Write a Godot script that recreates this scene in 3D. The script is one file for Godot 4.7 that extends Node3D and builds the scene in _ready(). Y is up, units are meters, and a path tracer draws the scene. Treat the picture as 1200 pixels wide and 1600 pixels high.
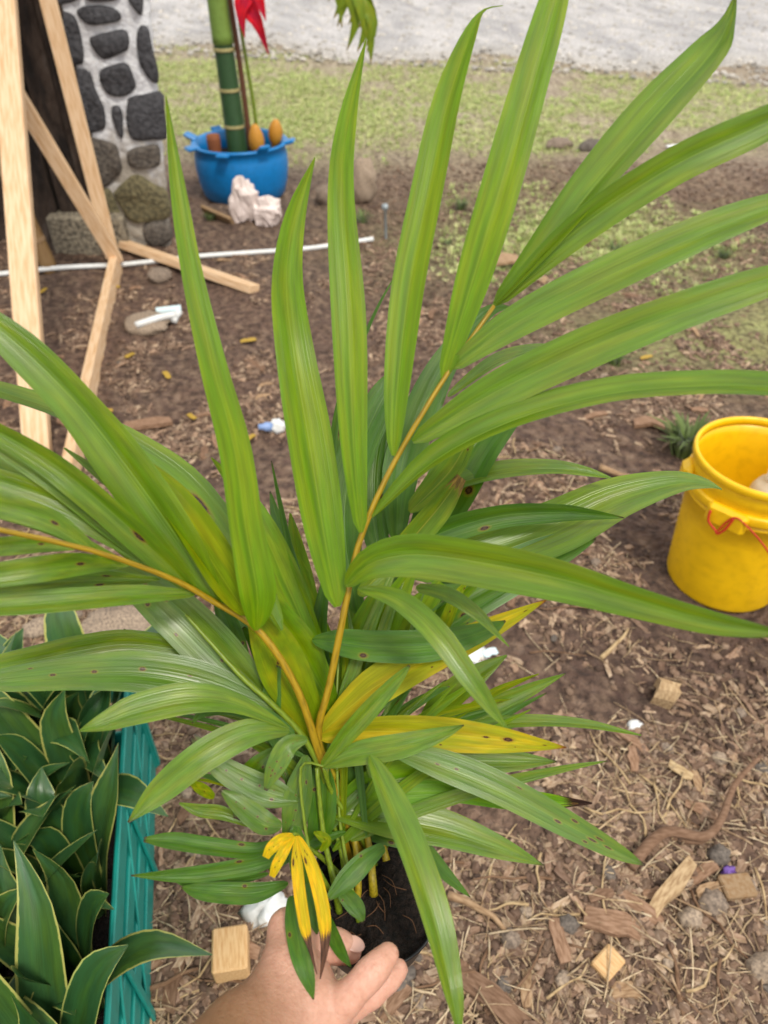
extends Node3D
# A potted palm held out over a muddy nursery yard, overcast daylight. Units are metres, y up.

const FRONDS := [
	["tall arching frond with an orange yellow stalk reaching up right", "stalk", 0.0034, 0.0014, [-0.0194,0.7775,-0.2833,-0.0377,0.8283,-0.3063,-0.0473,0.8702,-0.3219,-0.038,0.9105,-0.3361,-0.0258,0.968,-0.3583,-0.016,1.0076,-0.3785,0.005,1.0478,-0.4056,0.038,1.0936,-0.4375,0.0711,1.1306,-0.4686]],
	["long frond bending out left on an orange yellow stalk", "stalk", 0.0033, 0.0012, [-0.0266,0.7738,-0.2802,-0.0401,0.8283,-0.3063,-0.05,0.8745,-0.319,-0.0584,0.9095,-0.3288,-0.0723,0.9433,-0.3375,-0.0877,0.9656,-0.3432,-0.1105,0.9885,-0.3429,-0.1297,1.0131,-0.3374,-0.1608,1.0553,-0.3167,-0.1945,1.0911,-0.2945,-0.2074,1.1021,-0.2881]],
	["inner young frond with narrow upright leaflets", "greenstalk", 0.003, 0.001, [-0.0258,0.7571,-0.2858,-0.0366,0.8063,-0.3139,-0.046,0.8516,-0.3455,-0.0576,0.889,-0.3703,-0.0713,0.9221,-0.3916,-0.0849,0.9547,-0.4124]],
	["dark broad frond behind leaning right", "greenstalk", 0.0032, 0.0012, [-0.0124,0.7609,-0.289,-0.0199,0.7971,-0.3193,-0.025,0.8346,-0.3573,-0.0177,0.8729,-0.3959,0,0.904,-0.4286,0.0205,0.9318,-0.4585,0.0462,0.9633,-0.4848]],
	["yellowed lower frond with dark spots", "yellowstalk", 0.003, 0.0018, [-0.0139,0.7571,-0.2858,-0.029,0.8072,-0.3082,-0.0421,0.8472,-0.3157,-0.0474,0.8686,-0.3219]],
	["lower right frond of broad green leaflets", "greenstalk", 0.0026, 0.0014, [-0.005,0.7514,-0.281,-0.0192,0.7934,-0.2901,-0.0374,0.8293,-0.3006,-0.0428,0.8571,-0.3044]],
	["small yellow seedling frond with withered brown tips", "greenstalk", 0.0016, 0.001, [-0.0364,0.7874,-0.2459,-0.0482,0.8263,-0.2524,-0.0562,0.8532,-0.2554,-0.0599,0.8596,-0.2543]],
	["low left frond of spotted green leaflets", "greenstalk", 0.003, 0.0012, [-0.029,0.7738,-0.2802,-0.0401,0.8247,-0.3033,-0.0551,0.8667,-0.3189,-0.0766,0.8944,-0.3291,-0.0983,0.9139,-0.339,-0.1206,0.9328,-0.3548,-0.1385,0.9482,-0.3677]],
	["bottom left frond of dark green leaflets", "greenstalk", 0.0022, 0.0012, [-0.0309,0.7727,-0.2662,-0.051,0.802,-0.2712,-0.066,0.8153,-0.2693,-0.0766,0.8167,-0.2639]],
]
const LEAFLETS := [
	[0, "bright", 0.46, [0.2337,0.681,0.694], [-0.0311,0.9707,-0.354,0.0119,-0.0403,1.0103,-0.385,0.0268,-0.0499,1.0568,-0.4219,0.0314,-0.0599,1.103,-0.4585,0.0266,-0.0656,1.1351,-0.4963,0.0215,-0.061,1.165,-0.5323,0.0145,-0.0478,1.1939,-0.5674,0.0008]],
	[0, "bright", 0.46, [-0.1246,0.6724,0.7296], [-0.015,1.0152,-0.3783,0.0078,-0.0196,1.0585,-0.4121,0.0171,-0.0228,1.1232,-0.4637,0.0224,-0.0279,1.1857,-0.5201,0.0171,-0.0233,1.222,-0.561,0.0119,-0.012,1.2589,-0.6024,0.0008]],
	[0, "bright", 0.46, [-0.2982,0.6898,0.6597], [0.0062,1.0565,-0.4064,0.0072,0.0091,1.0927,-0.4349,0.0176,0.0164,1.1407,-0.4733,0.0231,0.0287,1.1884,-0.5115,0.023,0.0411,1.232,-0.55,0.0199,0.0552,1.2628,-0.5814,0.012,0.0648,1.2755,-0.5977,0.0032,0.0785,1.2778,-0.6052,0.0008]],
	[0, "bright", 0.46, [0.1347,0.5161,0.8459], [0.038,1.0945,-0.4383,0.0077,0.0549,1.1429,-0.4684,0.0213,0.0721,1.1922,-0.4994,0.0247,0.0878,1.2396,-0.5314,0.0229,0.1039,1.2856,-0.5647,0.0176,0.1147,1.3189,-0.5874,0.0015]],
	[0, "glossy", 0.46, [-0.6492,0.6833,0.3342], [0.0711,1.1306,-0.4686,0.0094,0.1013,1.1623,-0.4822,0.0267,0.131,1.1966,-0.4979,0.0332,0.1672,1.234,-0.5162,0.0365,0.1955,1.2621,-0.5311,0.0272,0.2032,1.2778,-0.5356,0.0105,0.2047,1.2917,-0.5385,0.0014]],
	[0, "glossy", 0.46, [-0.1825,0.38,0.9068], [0.072,1.1313,-0.4692,0.0068,0.1185,1.1762,-0.4775,0.0204,0.1694,1.2132,-0.4792,0.0215,0.2196,1.2366,-0.4825,0.0189,0.2596,1.2589,-0.4849,0.002]],
	[0, "green", 0.46, [-0.3495,0.6778,0.6468], [0.0434,1.0999,-0.4428,0.0082,0.0801,1.1284,-0.4459,0.0206,0.1355,1.1583,-0.4501,0.0245,0.1878,1.1833,-0.4528,0.0216,0.2267,1.2003,-0.4514,0.0152,0.2561,1.2126,-0.446,0.0021]],
	[0, "green", 0.46, [-0.2167,0.366,0.905], [0.0188,1.0606,-0.4164,0.0085,0.0639,1.0946,-0.4162,0.0229,0.1144,1.1261,-0.4139,0.0254,0.1653,1.1513,-0.4128,0.0218,0.2144,1.1709,-0.4136,0.0172,0.2536,1.1865,-0.4111,0.0019]],
	[0, "glossy", 0.46, [-0.4588,0.8822,0.1063], [-0.0075,1.0228,-0.3847,0.0104,0.0322,1.0618,-0.3935,0.0311,0.0775,1.0911,-0.3941,0.0289,0.1303,1.1132,-0.3887,0.0237,0.1778,1.1273,-0.3744,0.0206,0.2103,1.1369,-0.3564,0.0159,0.2355,1.1433,-0.3357,0.0027]],
	[0, "green", 0.46, [-0.4851,0.4617,0.7426], [-0.0251,0.9886,-0.356,0.0071,-0.0081,1.0107,-0.354,0.0198,0.0196,1.0258,-0.3462,0.028,0.0606,1.0325,-0.3313,0.0293,0.1019,1.0379,-0.3125,0.0254,0.139,1.0428,-0.2905,0.019,0.172,1.0493,-0.2698,0.0137,0.2012,1.0595,-0.2523,0.003]],
	[0, "pale", 0.46, [-0.1032,0.8363,0.5385], [-0.0167,0.987,-0.3546,0.0039,0.0081,0.9924,-0.3409,0.0127,0.0316,0.9875,-0.3185,0.0153,0.0525,0.9705,-0.2951,0.0129,0.0661,0.9556,-0.2826,0.0072,0.0746,0.9475,-0.2758,0.0007]],
	[0, "pale", 0.46, [0.1298,0.853,0.5055], [0.0213,0.9805,-0.3622,0.0058,0.0424,0.9784,-0.3572,0.0106,0.0612,0.9705,-0.3473,0.009,0.0717,0.9624,-0.3405,0.0049,0.0823,0.9543,-0.3337,0.0008]],
	[1, "bright", 0.46, [0.5254,0.4993,0.6889], [-0.0827,0.97,-0.3338,0.0057,-0.08,0.9957,-0.3405,0.023,-0.0849,1.0342,-0.3579,0.0209,-0.0901,1.0802,-0.3815,0.0196,-0.1017,1.1221,-0.4074,0.0163,-0.1131,1.1639,-0.4387,0.0126,-0.1206,1.2024,-0.4673,0.0095,-0.1269,1.2461,-0.5002,0.0007]],
	[1, "glossy", 0.46, [0.0303,0.3424,0.9391], [-0.1055,0.9827,-0.3445,0.0091,-0.1261,1.0236,-0.3579,0.0312,-0.1548,1.0699,-0.3759,0.0325,-0.1802,1.1071,-0.3888,0.0262,-0.2084,1.1387,-0.3997,0.0219,-0.2383,1.1662,-0.4071,0.0071]],
	[1, "yellowgreen", 0.46, [0.5802,0.7363,0.3481], [-0.0898,0.9742,-0.3439,0.0089,-0.1049,0.9987,-0.3547,0.0324,-0.1297,1.035,-0.3754,0.0284,-0.156,1.0568,-0.3936,0.0172,-0.1743,1.0692,-0.404,0.0026]],
	[1, "waxy", 0.46, [0.5313,0.8436,0.0783], [-0.0701,0.9472,-0.3539,0.0094,-0.0915,0.9781,-0.3754,0.0308,-0.1299,1.0219,-0.4079,0.0343,-0.1677,1.0471,-0.4246,0.0295,-0.2094,1.067,-0.437,0.021,-0.2548,1.0812,-0.4445,0.0154,-0.2784,1.0868,-0.4449,0.009]],
	[1, "waxy", 0.46, [0.1144,0.318,0.9412], [-0.1196,0.9962,-0.3428,0.0075,-0.14,1.03,-0.345,0.0184,-0.1712,1.0693,-0.3519,0.0195,-0.1976,1.0908,-0.3601,0.0179,-0.2339,1.1117,-0.3679,0.0122]],
	[1, "waxy", 0.46, [0.135,0.4511,0.8822], [-0.1324,1.006,-0.3445,0.0059,-0.1645,1.035,-0.354,0.0165,-0.1994,1.0578,-0.3601,0.0181,-0.2409,1.0748,-0.3631,0.0153]],
	[1, "waxy", 0.46, [0.3785,0.4763,0.7937], [-0.1644,0.9808,-0.3821,0.0061,-0.194,1.0222,-0.3907,0.0197,-0.2244,1.0532,-0.395,0.0203,-0.2541,1.0749,-0.3958,0.0185]],
	[1, "waxy", 0.46, [0.455,0.3752,0.8076], [-0.166,1.0458,-0.327,0.0046,-0.1858,1.0682,-0.3275,0.0129,-0.2081,1.0831,-0.3235,0.0137,-0.2227,1.0929,-0.3169,0.0106]],
	[1, "waxy", 0.46, [0.6846,0.5114,0.5194], [-0.1552,1.0206,-0.3437,0.0043,-0.1767,1.0408,-0.3215,0.0131,-0.1926,1.0537,-0.304,0.0146,-0.2238,1.0592,-0.2912,0.0131]],
	[1, "waxy", 0.46, [0.6754,0.486,0.5547], [-0.1747,1.0518,-0.3242,0.0034,-0.1906,1.0622,-0.3155,0.0093,-0.2051,1.0704,-0.305,0.0106,-0.2184,1.0777,-0.2937,0.0087]],
	[1, "green", 0.46, [0.4476,0.8733,0.1924], [-0.1196,0.9953,-0.342,0.0042,-0.1477,1.0092,-0.3276,0.012,-0.1749,1.0217,-0.3119,0.0145,-0.2015,1.0304,-0.2997,0.0155,-0.2293,1.0396,-0.2878,0.0143]],
	[1, "waxy", 0.46, [0.4684,0.708,0.5285], [-0.1489,0.9953,-0.3551,0.0032,-0.1787,1.0065,-0.3384,0.0093,-0.2069,1.0155,-0.3241,0.0107,-0.2382,1.0231,-0.3131,0.0104]],
	[1, "waxy", 0.46, [0.2817,0.5584,0.7802], [-0.1395,1.0112,-0.3449,0.0025,-0.1672,1.039,-0.3525,0.0079,-0.1932,1.0658,-0.3594,0.0088,-0.2206,1.0852,-0.3679,0.0076,-0.2398,1.0986,-0.3713,0.0052]],
	[1, "waxy", 0.46, [0.414,0.4939,0.7646], [-0.1567,1.0308,-0.3352,0.0024,-0.1818,1.0508,-0.3346,0.0069,-0.2021,1.0662,-0.3315,0.0073,-0.2285,1.0795,-0.3278,0.0055]],
	[1, "waxy", 0.46, [0.4876,0.8053,0.3373], [-0.1016,0.9722,-0.3514,0.0029,-0.1262,1.0006,-0.3706,0.0095,-0.1545,1.0254,-0.3869,0.0101,-0.1829,1.0445,-0.3996,0.0079,-0.2068,1.0603,-0.4096,0.0014]],
	[1, "waxy", 0.46, [0.3814,0.6831,0.6228], [-0.1419,1.0024,-0.348,0.0025,-0.173,1.0143,-0.3389,0.0067,-0.2025,1.0232,-0.3289,0.0077,-0.2382,1.0288,-0.3179,0.0063]],
	[2, "bright", 0.46, [0.3692,0.6686,0.6455], [-0.0504,0.8963,-0.3765,0.0091,-0.069,0.933,-0.4007,0.0252,-0.0872,0.9692,-0.4245,0.0223,-0.1056,0.996,-0.4438,0.0142,-0.1262,1.0173,-0.4583,0.0009]],
	[2, "bright", 0.46, [-0.1296,0.5425,0.83], [-0.046,0.8776,-0.3673,0.0103,-0.0625,0.9171,-0.3961,0.0223,-0.0813,0.9563,-0.4246,0.0185,-0.0975,0.9913,-0.4496,0.0018]],
	[2, "bright", 0.46, [0.3637,0.607,0.7066], [-0.0384,0.8633,-0.3487,0.0134,-0.0616,0.9015,-0.3721,0.0308,-0.0797,0.9283,-0.3859,0.0244,-0.0926,0.9546,-0.3992,0.0086]],
	[2, "yellowgreen", 0.46, [0.4297,0.5935,0.6805], [-0.0467,0.8615,-0.3277,0.0131,-0.0689,0.9018,-0.3484,0.0344,-0.0816,0.9281,-0.3617,0.0297,-0.0924,0.9444,-0.3711,0.0127]],
	[2, "deep", 0.46, [0.1633,0.6241,0.7641], [-0.0397,0.8579,-0.3703,0.0046,-0.0544,0.894,-0.3974,0.0073,-0.0679,0.9298,-0.4242,0.0063,-0.0784,0.9691,-0.4539,0.0041,-0.0859,1.0007,-0.4771,0.0009]],
	[2, "bright", 0.46, [0.1473,0.6724,0.7254], [-0.0422,0.8807,-0.3894,0.0046,-0.0521,0.9035,-0.4086,0.0101,-0.0605,0.9263,-0.4277,0.0064,-0.0685,0.9415,-0.4405,0.0009]],
	[2, "deep", 0.46, [0.0675,0.6413,0.7643], [-0.0397,0.8503,-0.3639,0.0055,-0.0496,0.8883,-0.3958,0.0119,-0.0471,0.9149,-0.4182,0.0091,-0.0397,0.9377,-0.4373,0.0018]],
	[2, "bright", 0.46, [-0.0559,0.6547,0.7538], [-0.0342,0.8474,-0.3485,0.0054,-0.0268,0.8773,-0.3735,0.0135,-0.0195,0.9035,-0.3955,0.0135,0,0.9334,-0.4206,0.0018]],
	[2, "bright", 0.46, [0.0677,0.6216,0.7804], [-0.0199,0.8427,-0.3575,0.0055,-0.0099,0.8769,-0.3863,0.0202,0.005,0.9073,-0.4118,0.023,0.0248,0.9339,-0.4341,0.0055]],
	[2, "bright", 0.46, [-0.2903,0.7192,0.6313], [-0.005,0.8423,-0.3637,0.0066,0.005,0.8691,-0.3863,0.0237,0.02,0.8921,-0.4056,0.0284,0.045,0.9189,-0.4281,0.0095]],
	[3, "deep", 0.46, [-0.1871,0.8092,0.5569], [0.0205,0.92,-0.4486,0.0146,0.0465,0.9522,-0.4821,0.0403,0.073,0.985,-0.5161,0.0436,0.1024,1.0082,-0.5421,0.033,0.1323,1.0238,-0.5617,0.003]],
	[3, "deep", 0.46, [0.1798,0.6594,0.73], [0.0103,0.9285,-0.4622,0.0115,0.013,0.9684,-0.5035,0.03,0.0316,1.0051,-0.5422,0.0293,0.0531,1.035,-0.5737,0.0217,0.0855,1.0616,-0.6013,0.0119,0.1075,1.064,-0.6085,0.0015]],
	[3, "deep", 0.46, [0.0306,0.7098,0.7037], [-0.0205,0.8886,-0.4222,0.0113,-0.031,0.9324,-0.4655,0.0286,-0.0271,0.969,-0.5027,0.0307,0,1.0143,-0.5472,0.0242,0.0212,1.0319,-0.5685,0.0029]],
	[3, "deep", 0.46, [0.0081,0.7093,0.7049], [0,0.9051,-0.4491,0.0115,-0.0105,0.9488,-0.4945,0.0271,-0.0053,0.9863,-0.5325,0.0244,0.016,1.0212,-0.5661,0.0029]],
	[3, "deep", 0.46, [0.0386,0.6815,0.7308], [-0.032,0.8945,-0.4598,0.0049,-0.0428,0.9505,-0.5094,0.0099,-0.0376,0.9986,-0.5524,0.0079,-0.0216,1.0342,-0.5861,0.004,-0.0054,1.0613,-0.6141,0.0025,0.0098,1.0805,-0.6354,0.001]],
	[3, "paletip", 0.46, [-0.4212,0.8477,0.3226], [0.0199,0.9643,-0.4596,0.0111,0.0496,0.9871,-0.4788,0.0255,0.0645,1.0061,-0.4947,0.0189,0.0726,1.0167,-0.5101,0.0078,0.0858,1.0197,-0.5192,0.0011]],
	[3, "pale", 0.46, [-0.1275,0.97,0.2068], [0.0513,1.0222,-0.5343,0.006,0.0881,1.0385,-0.5567,0.0183,0.1205,1.044,-0.57,0.016,0.1456,1.0441,-0.5787,0.0019]],
	[3, "pale", 0.46, [-0.1098,0.9818,0.1549], [0.0205,0.9515,-0.4749,0.0088,0.0513,0.9664,-0.4875,0.0188,0.0923,0.9758,-0.4954,0.0201,0.1333,0.9782,-0.4974,0.0163,0.1615,0.9758,-0.4954,0.0101,0.1821,0.9723,-0.4924,0.0013]],
	[3, "deep", 0.46, [0.0026,0.5183,0.8552], [0,0.9304,-0.4377,0.0094,0.0449,0.9502,-0.4517,0.0215,0.0895,0.9614,-0.4585,0.0196,0.134,0.9643,-0.4596,0.0149,0.1588,0.9632,-0.4587,0.0093,0.1861,0.9609,-0.4568,0.0009]],
	[3, "pale", 0.46, [-0.138,0.9877,0.073], [0.0205,0.9122,-0.442,0.0182,0.0825,0.9225,-0.455,0.0477,0.14,0.9353,-0.4701,0.0516,0.1876,0.951,-0.4876,0.0432,0.2357,0.9598,-0.4993,0.0261,0.2633,0.9581,-0.5023,0.015,0.2795,0.9528,-0.5022,0.0019]],
	[3, "deep", 0.46, [0.0653,0.6722,0.7375], [0,0.869,-0.3992,0.0189,0.0409,0.8905,-0.4205,0.038,0.0872,0.9083,-0.4387,0.0381,0.1396,0.9245,-0.4588,0.0269,0.172,0.9291,-0.4692,0.0048]],
	[3, "bright", 0.46, [-0.3167,0.8328,0.4541], [-0.0203,0.8378,-0.373,0.015,0.0102,0.8703,-0.4046,0.0331,0.041,0.8925,-0.4255,0.0352,0.0821,0.9161,-0.4453,0.0101]],
	[3, "paletip", 0.46, [0.2034,0.5759,0.7918], [-0.0192,0.9294,-0.4042,0.0073,0,0.9394,-0.4213,0.0184,0.039,0.9708,-0.452,0.0213,0.0586,0.9913,-0.4692,0.0093]],
	[4, "yellow", 0.46, [-0.1323,0.8987,0.4181], [-0.0477,0.8658,-0.3248,0.0088,-0.0093,0.8881,-0.3487,0.0274,0.0282,0.9014,-0.3651,0.0259,0.0662,0.9117,-0.3789,0.0198,0.0953,0.9195,-0.3907,0.0108,0.1223,0.9268,-0.4021,0.0009]],
	[4, "yellow", 0.46, [-0.0221,0.7741,0.6326], [-0.0473,0.8691,-0.321,0.0059,-0.0091,0.8744,-0.3228,0.0211,0.0365,0.875,-0.3207,0.0244,0.0773,0.8728,-0.3175,0.0193,0.1046,0.8703,-0.3155,0.0109,0.1297,0.8682,-0.3137,0.0008]],
	[4, "deep", 0.46, [-0.0874,0.6019,0.7938], [-0.0523,0.9152,-0.3727,0.0053,-0.0325,0.9172,-0.3692,0.0184,-0.0046,0.9179,-0.3645,0.0226,0.0367,0.9206,-0.3634,0.0225,0.0732,0.9296,-0.3694,0.0121,0.0867,0.9357,-0.373,0.0013]],
	[4, "yellowgreen", 0.46, [-0.1644,0.6924,0.7025], [0.0384,0.9,-0.3795,0.0053,0.047,0.9147,-0.3919,0.0097,0.0537,0.9276,-0.4027,0.008,0.0609,0.936,-0.4098,0.0027]],
	[5, "green", 0.46, [-0.3333,0.8831,0.3303], [-0.0428,0.8626,-0.3025,0.0052,-0.0178,0.8758,-0.3037,0.0162,0.0132,0.8867,-0.3032,0.0168,0.0393,0.895,-0.3068,0.0092,0.0543,0.9018,-0.3092,0.0008]],
	[5, "green", 0.46, [-0.159,0.5279,0.8343], [-0.0437,0.8626,-0.3025,0.005,-0.0267,0.8853,-0.3117,0.0123,-0.0088,0.9069,-0.3201,0.013,0.0087,0.9234,-0.3306,0.0081,0.0174,0.9327,-0.3352,0.0016]],
	[5, "pale", 0.46, [0.4209,0.8934,0.157], [-0.0096,0.8817,-0.2989,0.0075,0.0063,0.8735,-0.266,0.0216,0.0203,0.8643,-0.2321,0.0242,0.0321,0.8501,-0.1993,0.0226,0.0401,0.8335,-0.1697,0.0163,0.0428,0.8312,-0.1521,0.0056]],
	[5, "spotted", 0.46, [0.0289,0.7343,0.6782], [0.0045,0.8719,-0.3103,0.0084,0.0404,0.8651,-0.3019,0.0208,0.0805,0.8542,-0.2902,0.0216,0.1251,0.837,-0.2744,0.0182,0.1608,0.8222,-0.2621,0.0116,0.1822,0.814,-0.2552,0.0012]],
	[5, "green", 0.46, [0.2077,0.9529,0.2208], [-0.0401,0.8139,-0.2942,0.0091,0,0.8079,-0.2925,0.0283,0.0428,0.8001,-0.2891,0.0275,0.086,0.7867,-0.2812,0.0166,0.1199,0.7743,-0.2741,0.0009]],
	[5, "browntip", 0.46, [0.0755,0.8487,0.5234], [-0.039,0.8121,-0.2992,0.0088,0,0.8219,-0.3127,0.0309,0.0482,0.8201,-0.3164,0.0293,0.0969,0.8081,-0.3103,0.0178,0.1313,0.8036,-0.3091,0.0098,0.1586,0.8007,-0.3092,0.0013]],
	[5, "green", 0.46, [0.0764,0.9441,0.3206], [-0.0192,0.821,-0.3132,0.009,0.0194,0.8276,-0.3253,0.0228,0.0586,0.825,-0.3296,0.0229,0.0984,0.8205,-0.3324,0.0167,0.134,0.8161,-0.3352,0.0014]],
	[5, "deep", 0.46, [0.1626,0.7749,0.6108], [-0.0339,0.7923,-0.2957,0.007,-0.0049,0.7862,-0.2939,0.0154,0.0244,0.7764,-0.2889,0.0141,0.0488,0.7577,-0.2732,0.0091,0.0659,0.7457,-0.2631,0.0007]],
	[5, "pale", 0.46, [-0.0274,0.9995,-0.0159], [0.0447,0.8275,-0.3448,0.0056,0.0794,0.837,-0.3528,0.0133,0.1191,0.8396,-0.355,0.0122,0.1588,0.8377,-0.3534,0.0089,0.1995,0.8316,-0.3483,0.0011]],
	[5, "pale", 0.46, [-0.4954,0.834,0.243], [0.0205,0.8022,-0.3497,0.0099,0.0462,0.8317,-0.3744,0.023,0.0718,0.8493,-0.3892,0.0197,0.0985,0.8635,-0.4011,0.0016]],
	[5, "green", 0.46, [-0.0516,0.7202,0.6918], [0.0305,0.8144,-0.3534,0.0066,0.0712,0.8319,-0.3681,0.0161,0.1068,0.8436,-0.3779,0.0133,0.1445,0.8565,-0.3887,0.0009]],
	[5, "yellowgreen", 0.46, [-0.1707,0.8413,0.513], [0.0505,0.8304,-0.3603,0.0028,0.0858,0.8485,-0.3755,0.0065,0.1221,0.8601,-0.3852,0.0009]],
	[5, "deep", 0.46, [0.0636,0.9473,0.314], [0,0.8146,-0.2687,0.0065,-0.0135,0.8131,-0.2588,0.0136,-0.0266,0.8095,-0.247,0.014,-0.0386,0.8062,-0.2355,0.0038]],
	[5, "deep", 0.46, [0.0764,0.9275,0.366], [-0.0364,0.7943,-0.2517,0.0033,-0.0271,0.7908,-0.2444,0.011,-0.0189,0.7873,-0.2371,0.0116,-0.0143,0.7839,-0.2299,0.0026]],
	[5, "deep", 0.46, [0.1067,0.6571,0.7462], [-0.0195,0.8399,-0.3422,0.007,-0.0098,0.8175,-0.3234,0.0175,0,0.7951,-0.3045,0.0175,0,0.7726,-0.2857,0.0049]],
	[5, "deep", 0.46, [-0.1049,0.8929,0.4379], [-0.028,0.8078,-0.2826,0.0034,-0.0557,0.8039,-0.275,0.01,-0.0741,0.7984,-0.2682,0.0113,-0.0834,0.7913,-0.2623,0.0033]],
	[6, "yellowpure", 0.1, [0.1695,0.9361,0.3082], [-0.0599,0.8593,-0.254,0.0023,-0.0666,0.8632,-0.2486,0.0077,-0.0728,0.8623,-0.2435,0.0076,-0.0765,0.8575,-0.2395,0.0046]],
	[6, "yellowpure", 0.1, [0.0396,0.8898,0.4547], [-0.0591,0.8587,-0.2535,0.0023,-0.0637,0.859,-0.2451,0.0065,-0.0691,0.8544,-0.2368,0.0069,-0.0724,0.848,-0.2315,0.0038]],
	[6, "witheredtip", 0.1, [-0.0652,0.8771,0.4758], [-0.0578,0.8587,-0.2535,0.0024,-0.0565,0.8524,-0.2378,0.0074,-0.0535,0.8447,-0.2208,0.008,-0.0496,0.8353,-0.2052,0.0072,-0.0464,0.8304,-0.1958,0.0034,-0.0417,0.8219,-0.1834,0.0007]],
	[6, "witheredtip", 0.1, [0.259,0.8725,0.4144], [-0.0565,0.8587,-0.2535,0.0024,-0.0482,0.854,-0.2391,0.0078,-0.0417,0.8478,-0.2235,0.0088,-0.0375,0.8384,-0.2078,0.0083,-0.0372,0.8288,-0.1945,0.0049,-0.0397,0.8194,-0.1814,0.0007]],
	[7, "spotted", 0.46, [0.0455,0.6487,0.7597], [-0.0803,0.8885,-0.3372,0.0104,-0.114,0.9151,-0.355,0.0344,-0.145,0.9422,-0.3732,0.0359,-0.1771,0.9606,-0.3899,0.0257,-0.2093,0.9686,-0.3979,0.0129]],
	[7, "spotted_old", 0.46, [0.1867,0.9457,0.266], [-0.0771,0.8908,-0.3301,0.0089,-0.1208,0.9092,-0.3361,0.0273,-0.1633,0.9218,-0.3373,0.0287,-0.2053,0.9263,-0.3337,0.0241,-0.2514,0.9262,-0.3284,0.0171,-0.271,0.9274,-0.3242,0.0102]],
	[7, "pale", 0.46, [0.1324,0.6666,0.7335], [-0.0935,0.8866,-0.3487,0.0035,-0.1348,0.9086,-0.3633,0.0173,-0.1797,0.9193,-0.3657,0.0214,-0.213,0.9231,-0.3572,0.0219,-0.2425,0.9218,-0.3496,0.0201,-0.2859,0.9167,-0.3413,0.0166]],
	[7, "pale", 0.46, [0.3761,0.7939,0.4778], [-0.0661,0.8872,-0.3166,0.0025,-0.0999,0.9127,-0.3184,0.0136,-0.127,0.9262,-0.3127,0.0211,-0.1581,0.9285,-0.303,0.0207,-0.1785,0.9281,-0.2935,0.0129,-0.1925,0.9289,-0.2863,0.0015]],
	[7, "green", 0.46, [0.2889,0.7459,0.6002], [-0.0661,0.8859,-0.3155,0.0058,-0.0916,0.8956,-0.3073,0.0186,-0.1193,0.895,-0.2905,0.0213,-0.1469,0.8839,-0.2714,0.0171,-0.1654,0.875,-0.2541,0.0015]],
	[7, "deep", 0.46, [0.1353,0.9392,0.3155], [-0.0631,0.8788,-0.3161,0.0054,-0.0808,0.8896,-0.3218,0.0121,-0.1027,0.8985,-0.3261,0.012,-0.1251,0.8961,-0.3241,0.0074,-0.134,0.89,-0.3189,0.001]],
	[7, "spotted", 0.46, [0.0067,0.8416,0.54], [-0.0526,0.8901,-0.306,0.004,-0.0649,0.8926,-0.2993,0.0136,-0.0731,0.884,-0.2878,0.0127,-0.0796,0.8724,-0.2781,0.0024]],
	[7, "deep", 0.46, [0.2414,0.6934,0.6789], [-0.0973,0.8978,-0.3516,0.0047,-0.1065,0.9155,-0.3665,0.0146,-0.1158,0.9333,-0.3813,0.0133,-0.1227,0.9475,-0.3933,0.0027]],
	[7, "deep", 0.46, [0.2267,0.6955,0.6819], [-0.0801,0.8753,-0.3457,0.0047,-0.0872,0.8933,-0.3609,0.0115,-0.0943,0.9078,-0.373,0.0108,-0.1037,0.9186,-0.3821,0.0027]],
	[7, "deep", 0.46, [0.1358,0.6405,0.7558], [-0.0728,0.864,-0.3102,0.0065,-0.0796,0.8815,-0.3248,0.0131,-0.0796,0.8989,-0.3394,0.0131,-0.0751,0.9128,-0.3511,0.0046]],
	[7, "deep", 0.46, [0.1134,0.8606,0.4964], [-0.0825,0.8771,-0.3472,0.0048,-0.1037,0.8915,-0.3594,0.0116,-0.1273,0.8969,-0.3639,0.0109,-0.1462,0.8933,-0.3609,0.0027]],
	[8, "spotted_old", 0.46, [0.2211,0.8664,0.4477], [-0.0602,0.8304,-0.295,0.004,-0.0787,0.8339,-0.298,0.02,-0.0973,0.8392,-0.3024,0.0207,-0.1204,0.8499,-0.3114,0.0153,-0.139,0.8658,-0.3248,0.0067]],
	[8, "spotted_old", 0.46, [0.3199,0.8288,0.459], [-0.0734,0.8209,-0.2806,0.0053,-0.0867,0.8259,-0.2803,0.0171,-0.1046,0.8379,-0.2883,0.0131,-0.116,0.8449,-0.2941,0.0026]],
	[8, "deep", 0.46, [0.1038,0.9754,0.1944], [-0.0728,0.8187,-0.2722,0.0034,-0.0902,0.8167,-0.2639,0.0114,-0.1206,0.8236,-0.2632,0.0126,-0.1474,0.8267,-0.2658,0.012,-0.1675,0.8277,-0.2667,0.0033]],
	[8, "deep", 0.46, [0.0652,0.8183,0.571], [-0.0676,0.8149,-0.2625,0.0033,-0.0897,0.8122,-0.2569,0.0117,-0.1206,0.8106,-0.2523,0.0117,-0.1467,0.8114,-0.2497,0.009,-0.1748,0.8136,-0.2483,0.001]],
	[8, "deep", 0.46, [0.121,0.9804,0.1556], [-0.0682,0.7943,-0.2517,0.0041,-0.0902,0.7942,-0.2451,0.0134,-0.1117,0.7993,-0.2428,0.0139,-0.1295,0.8003,-0.2437,0.0106,-0.1416,0.8024,-0.2454,0.0013]],
	[8, "deep", 0.46, [0.1291,0.9341,0.333], [-0.0834,0.7896,-0.2608,0.0027,-0.1105,0.7883,-0.2554,0.0066,-0.1373,0.7903,-0.2527,0.0059,-0.1501,0.7961,-0.2532,0.001]],
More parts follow.
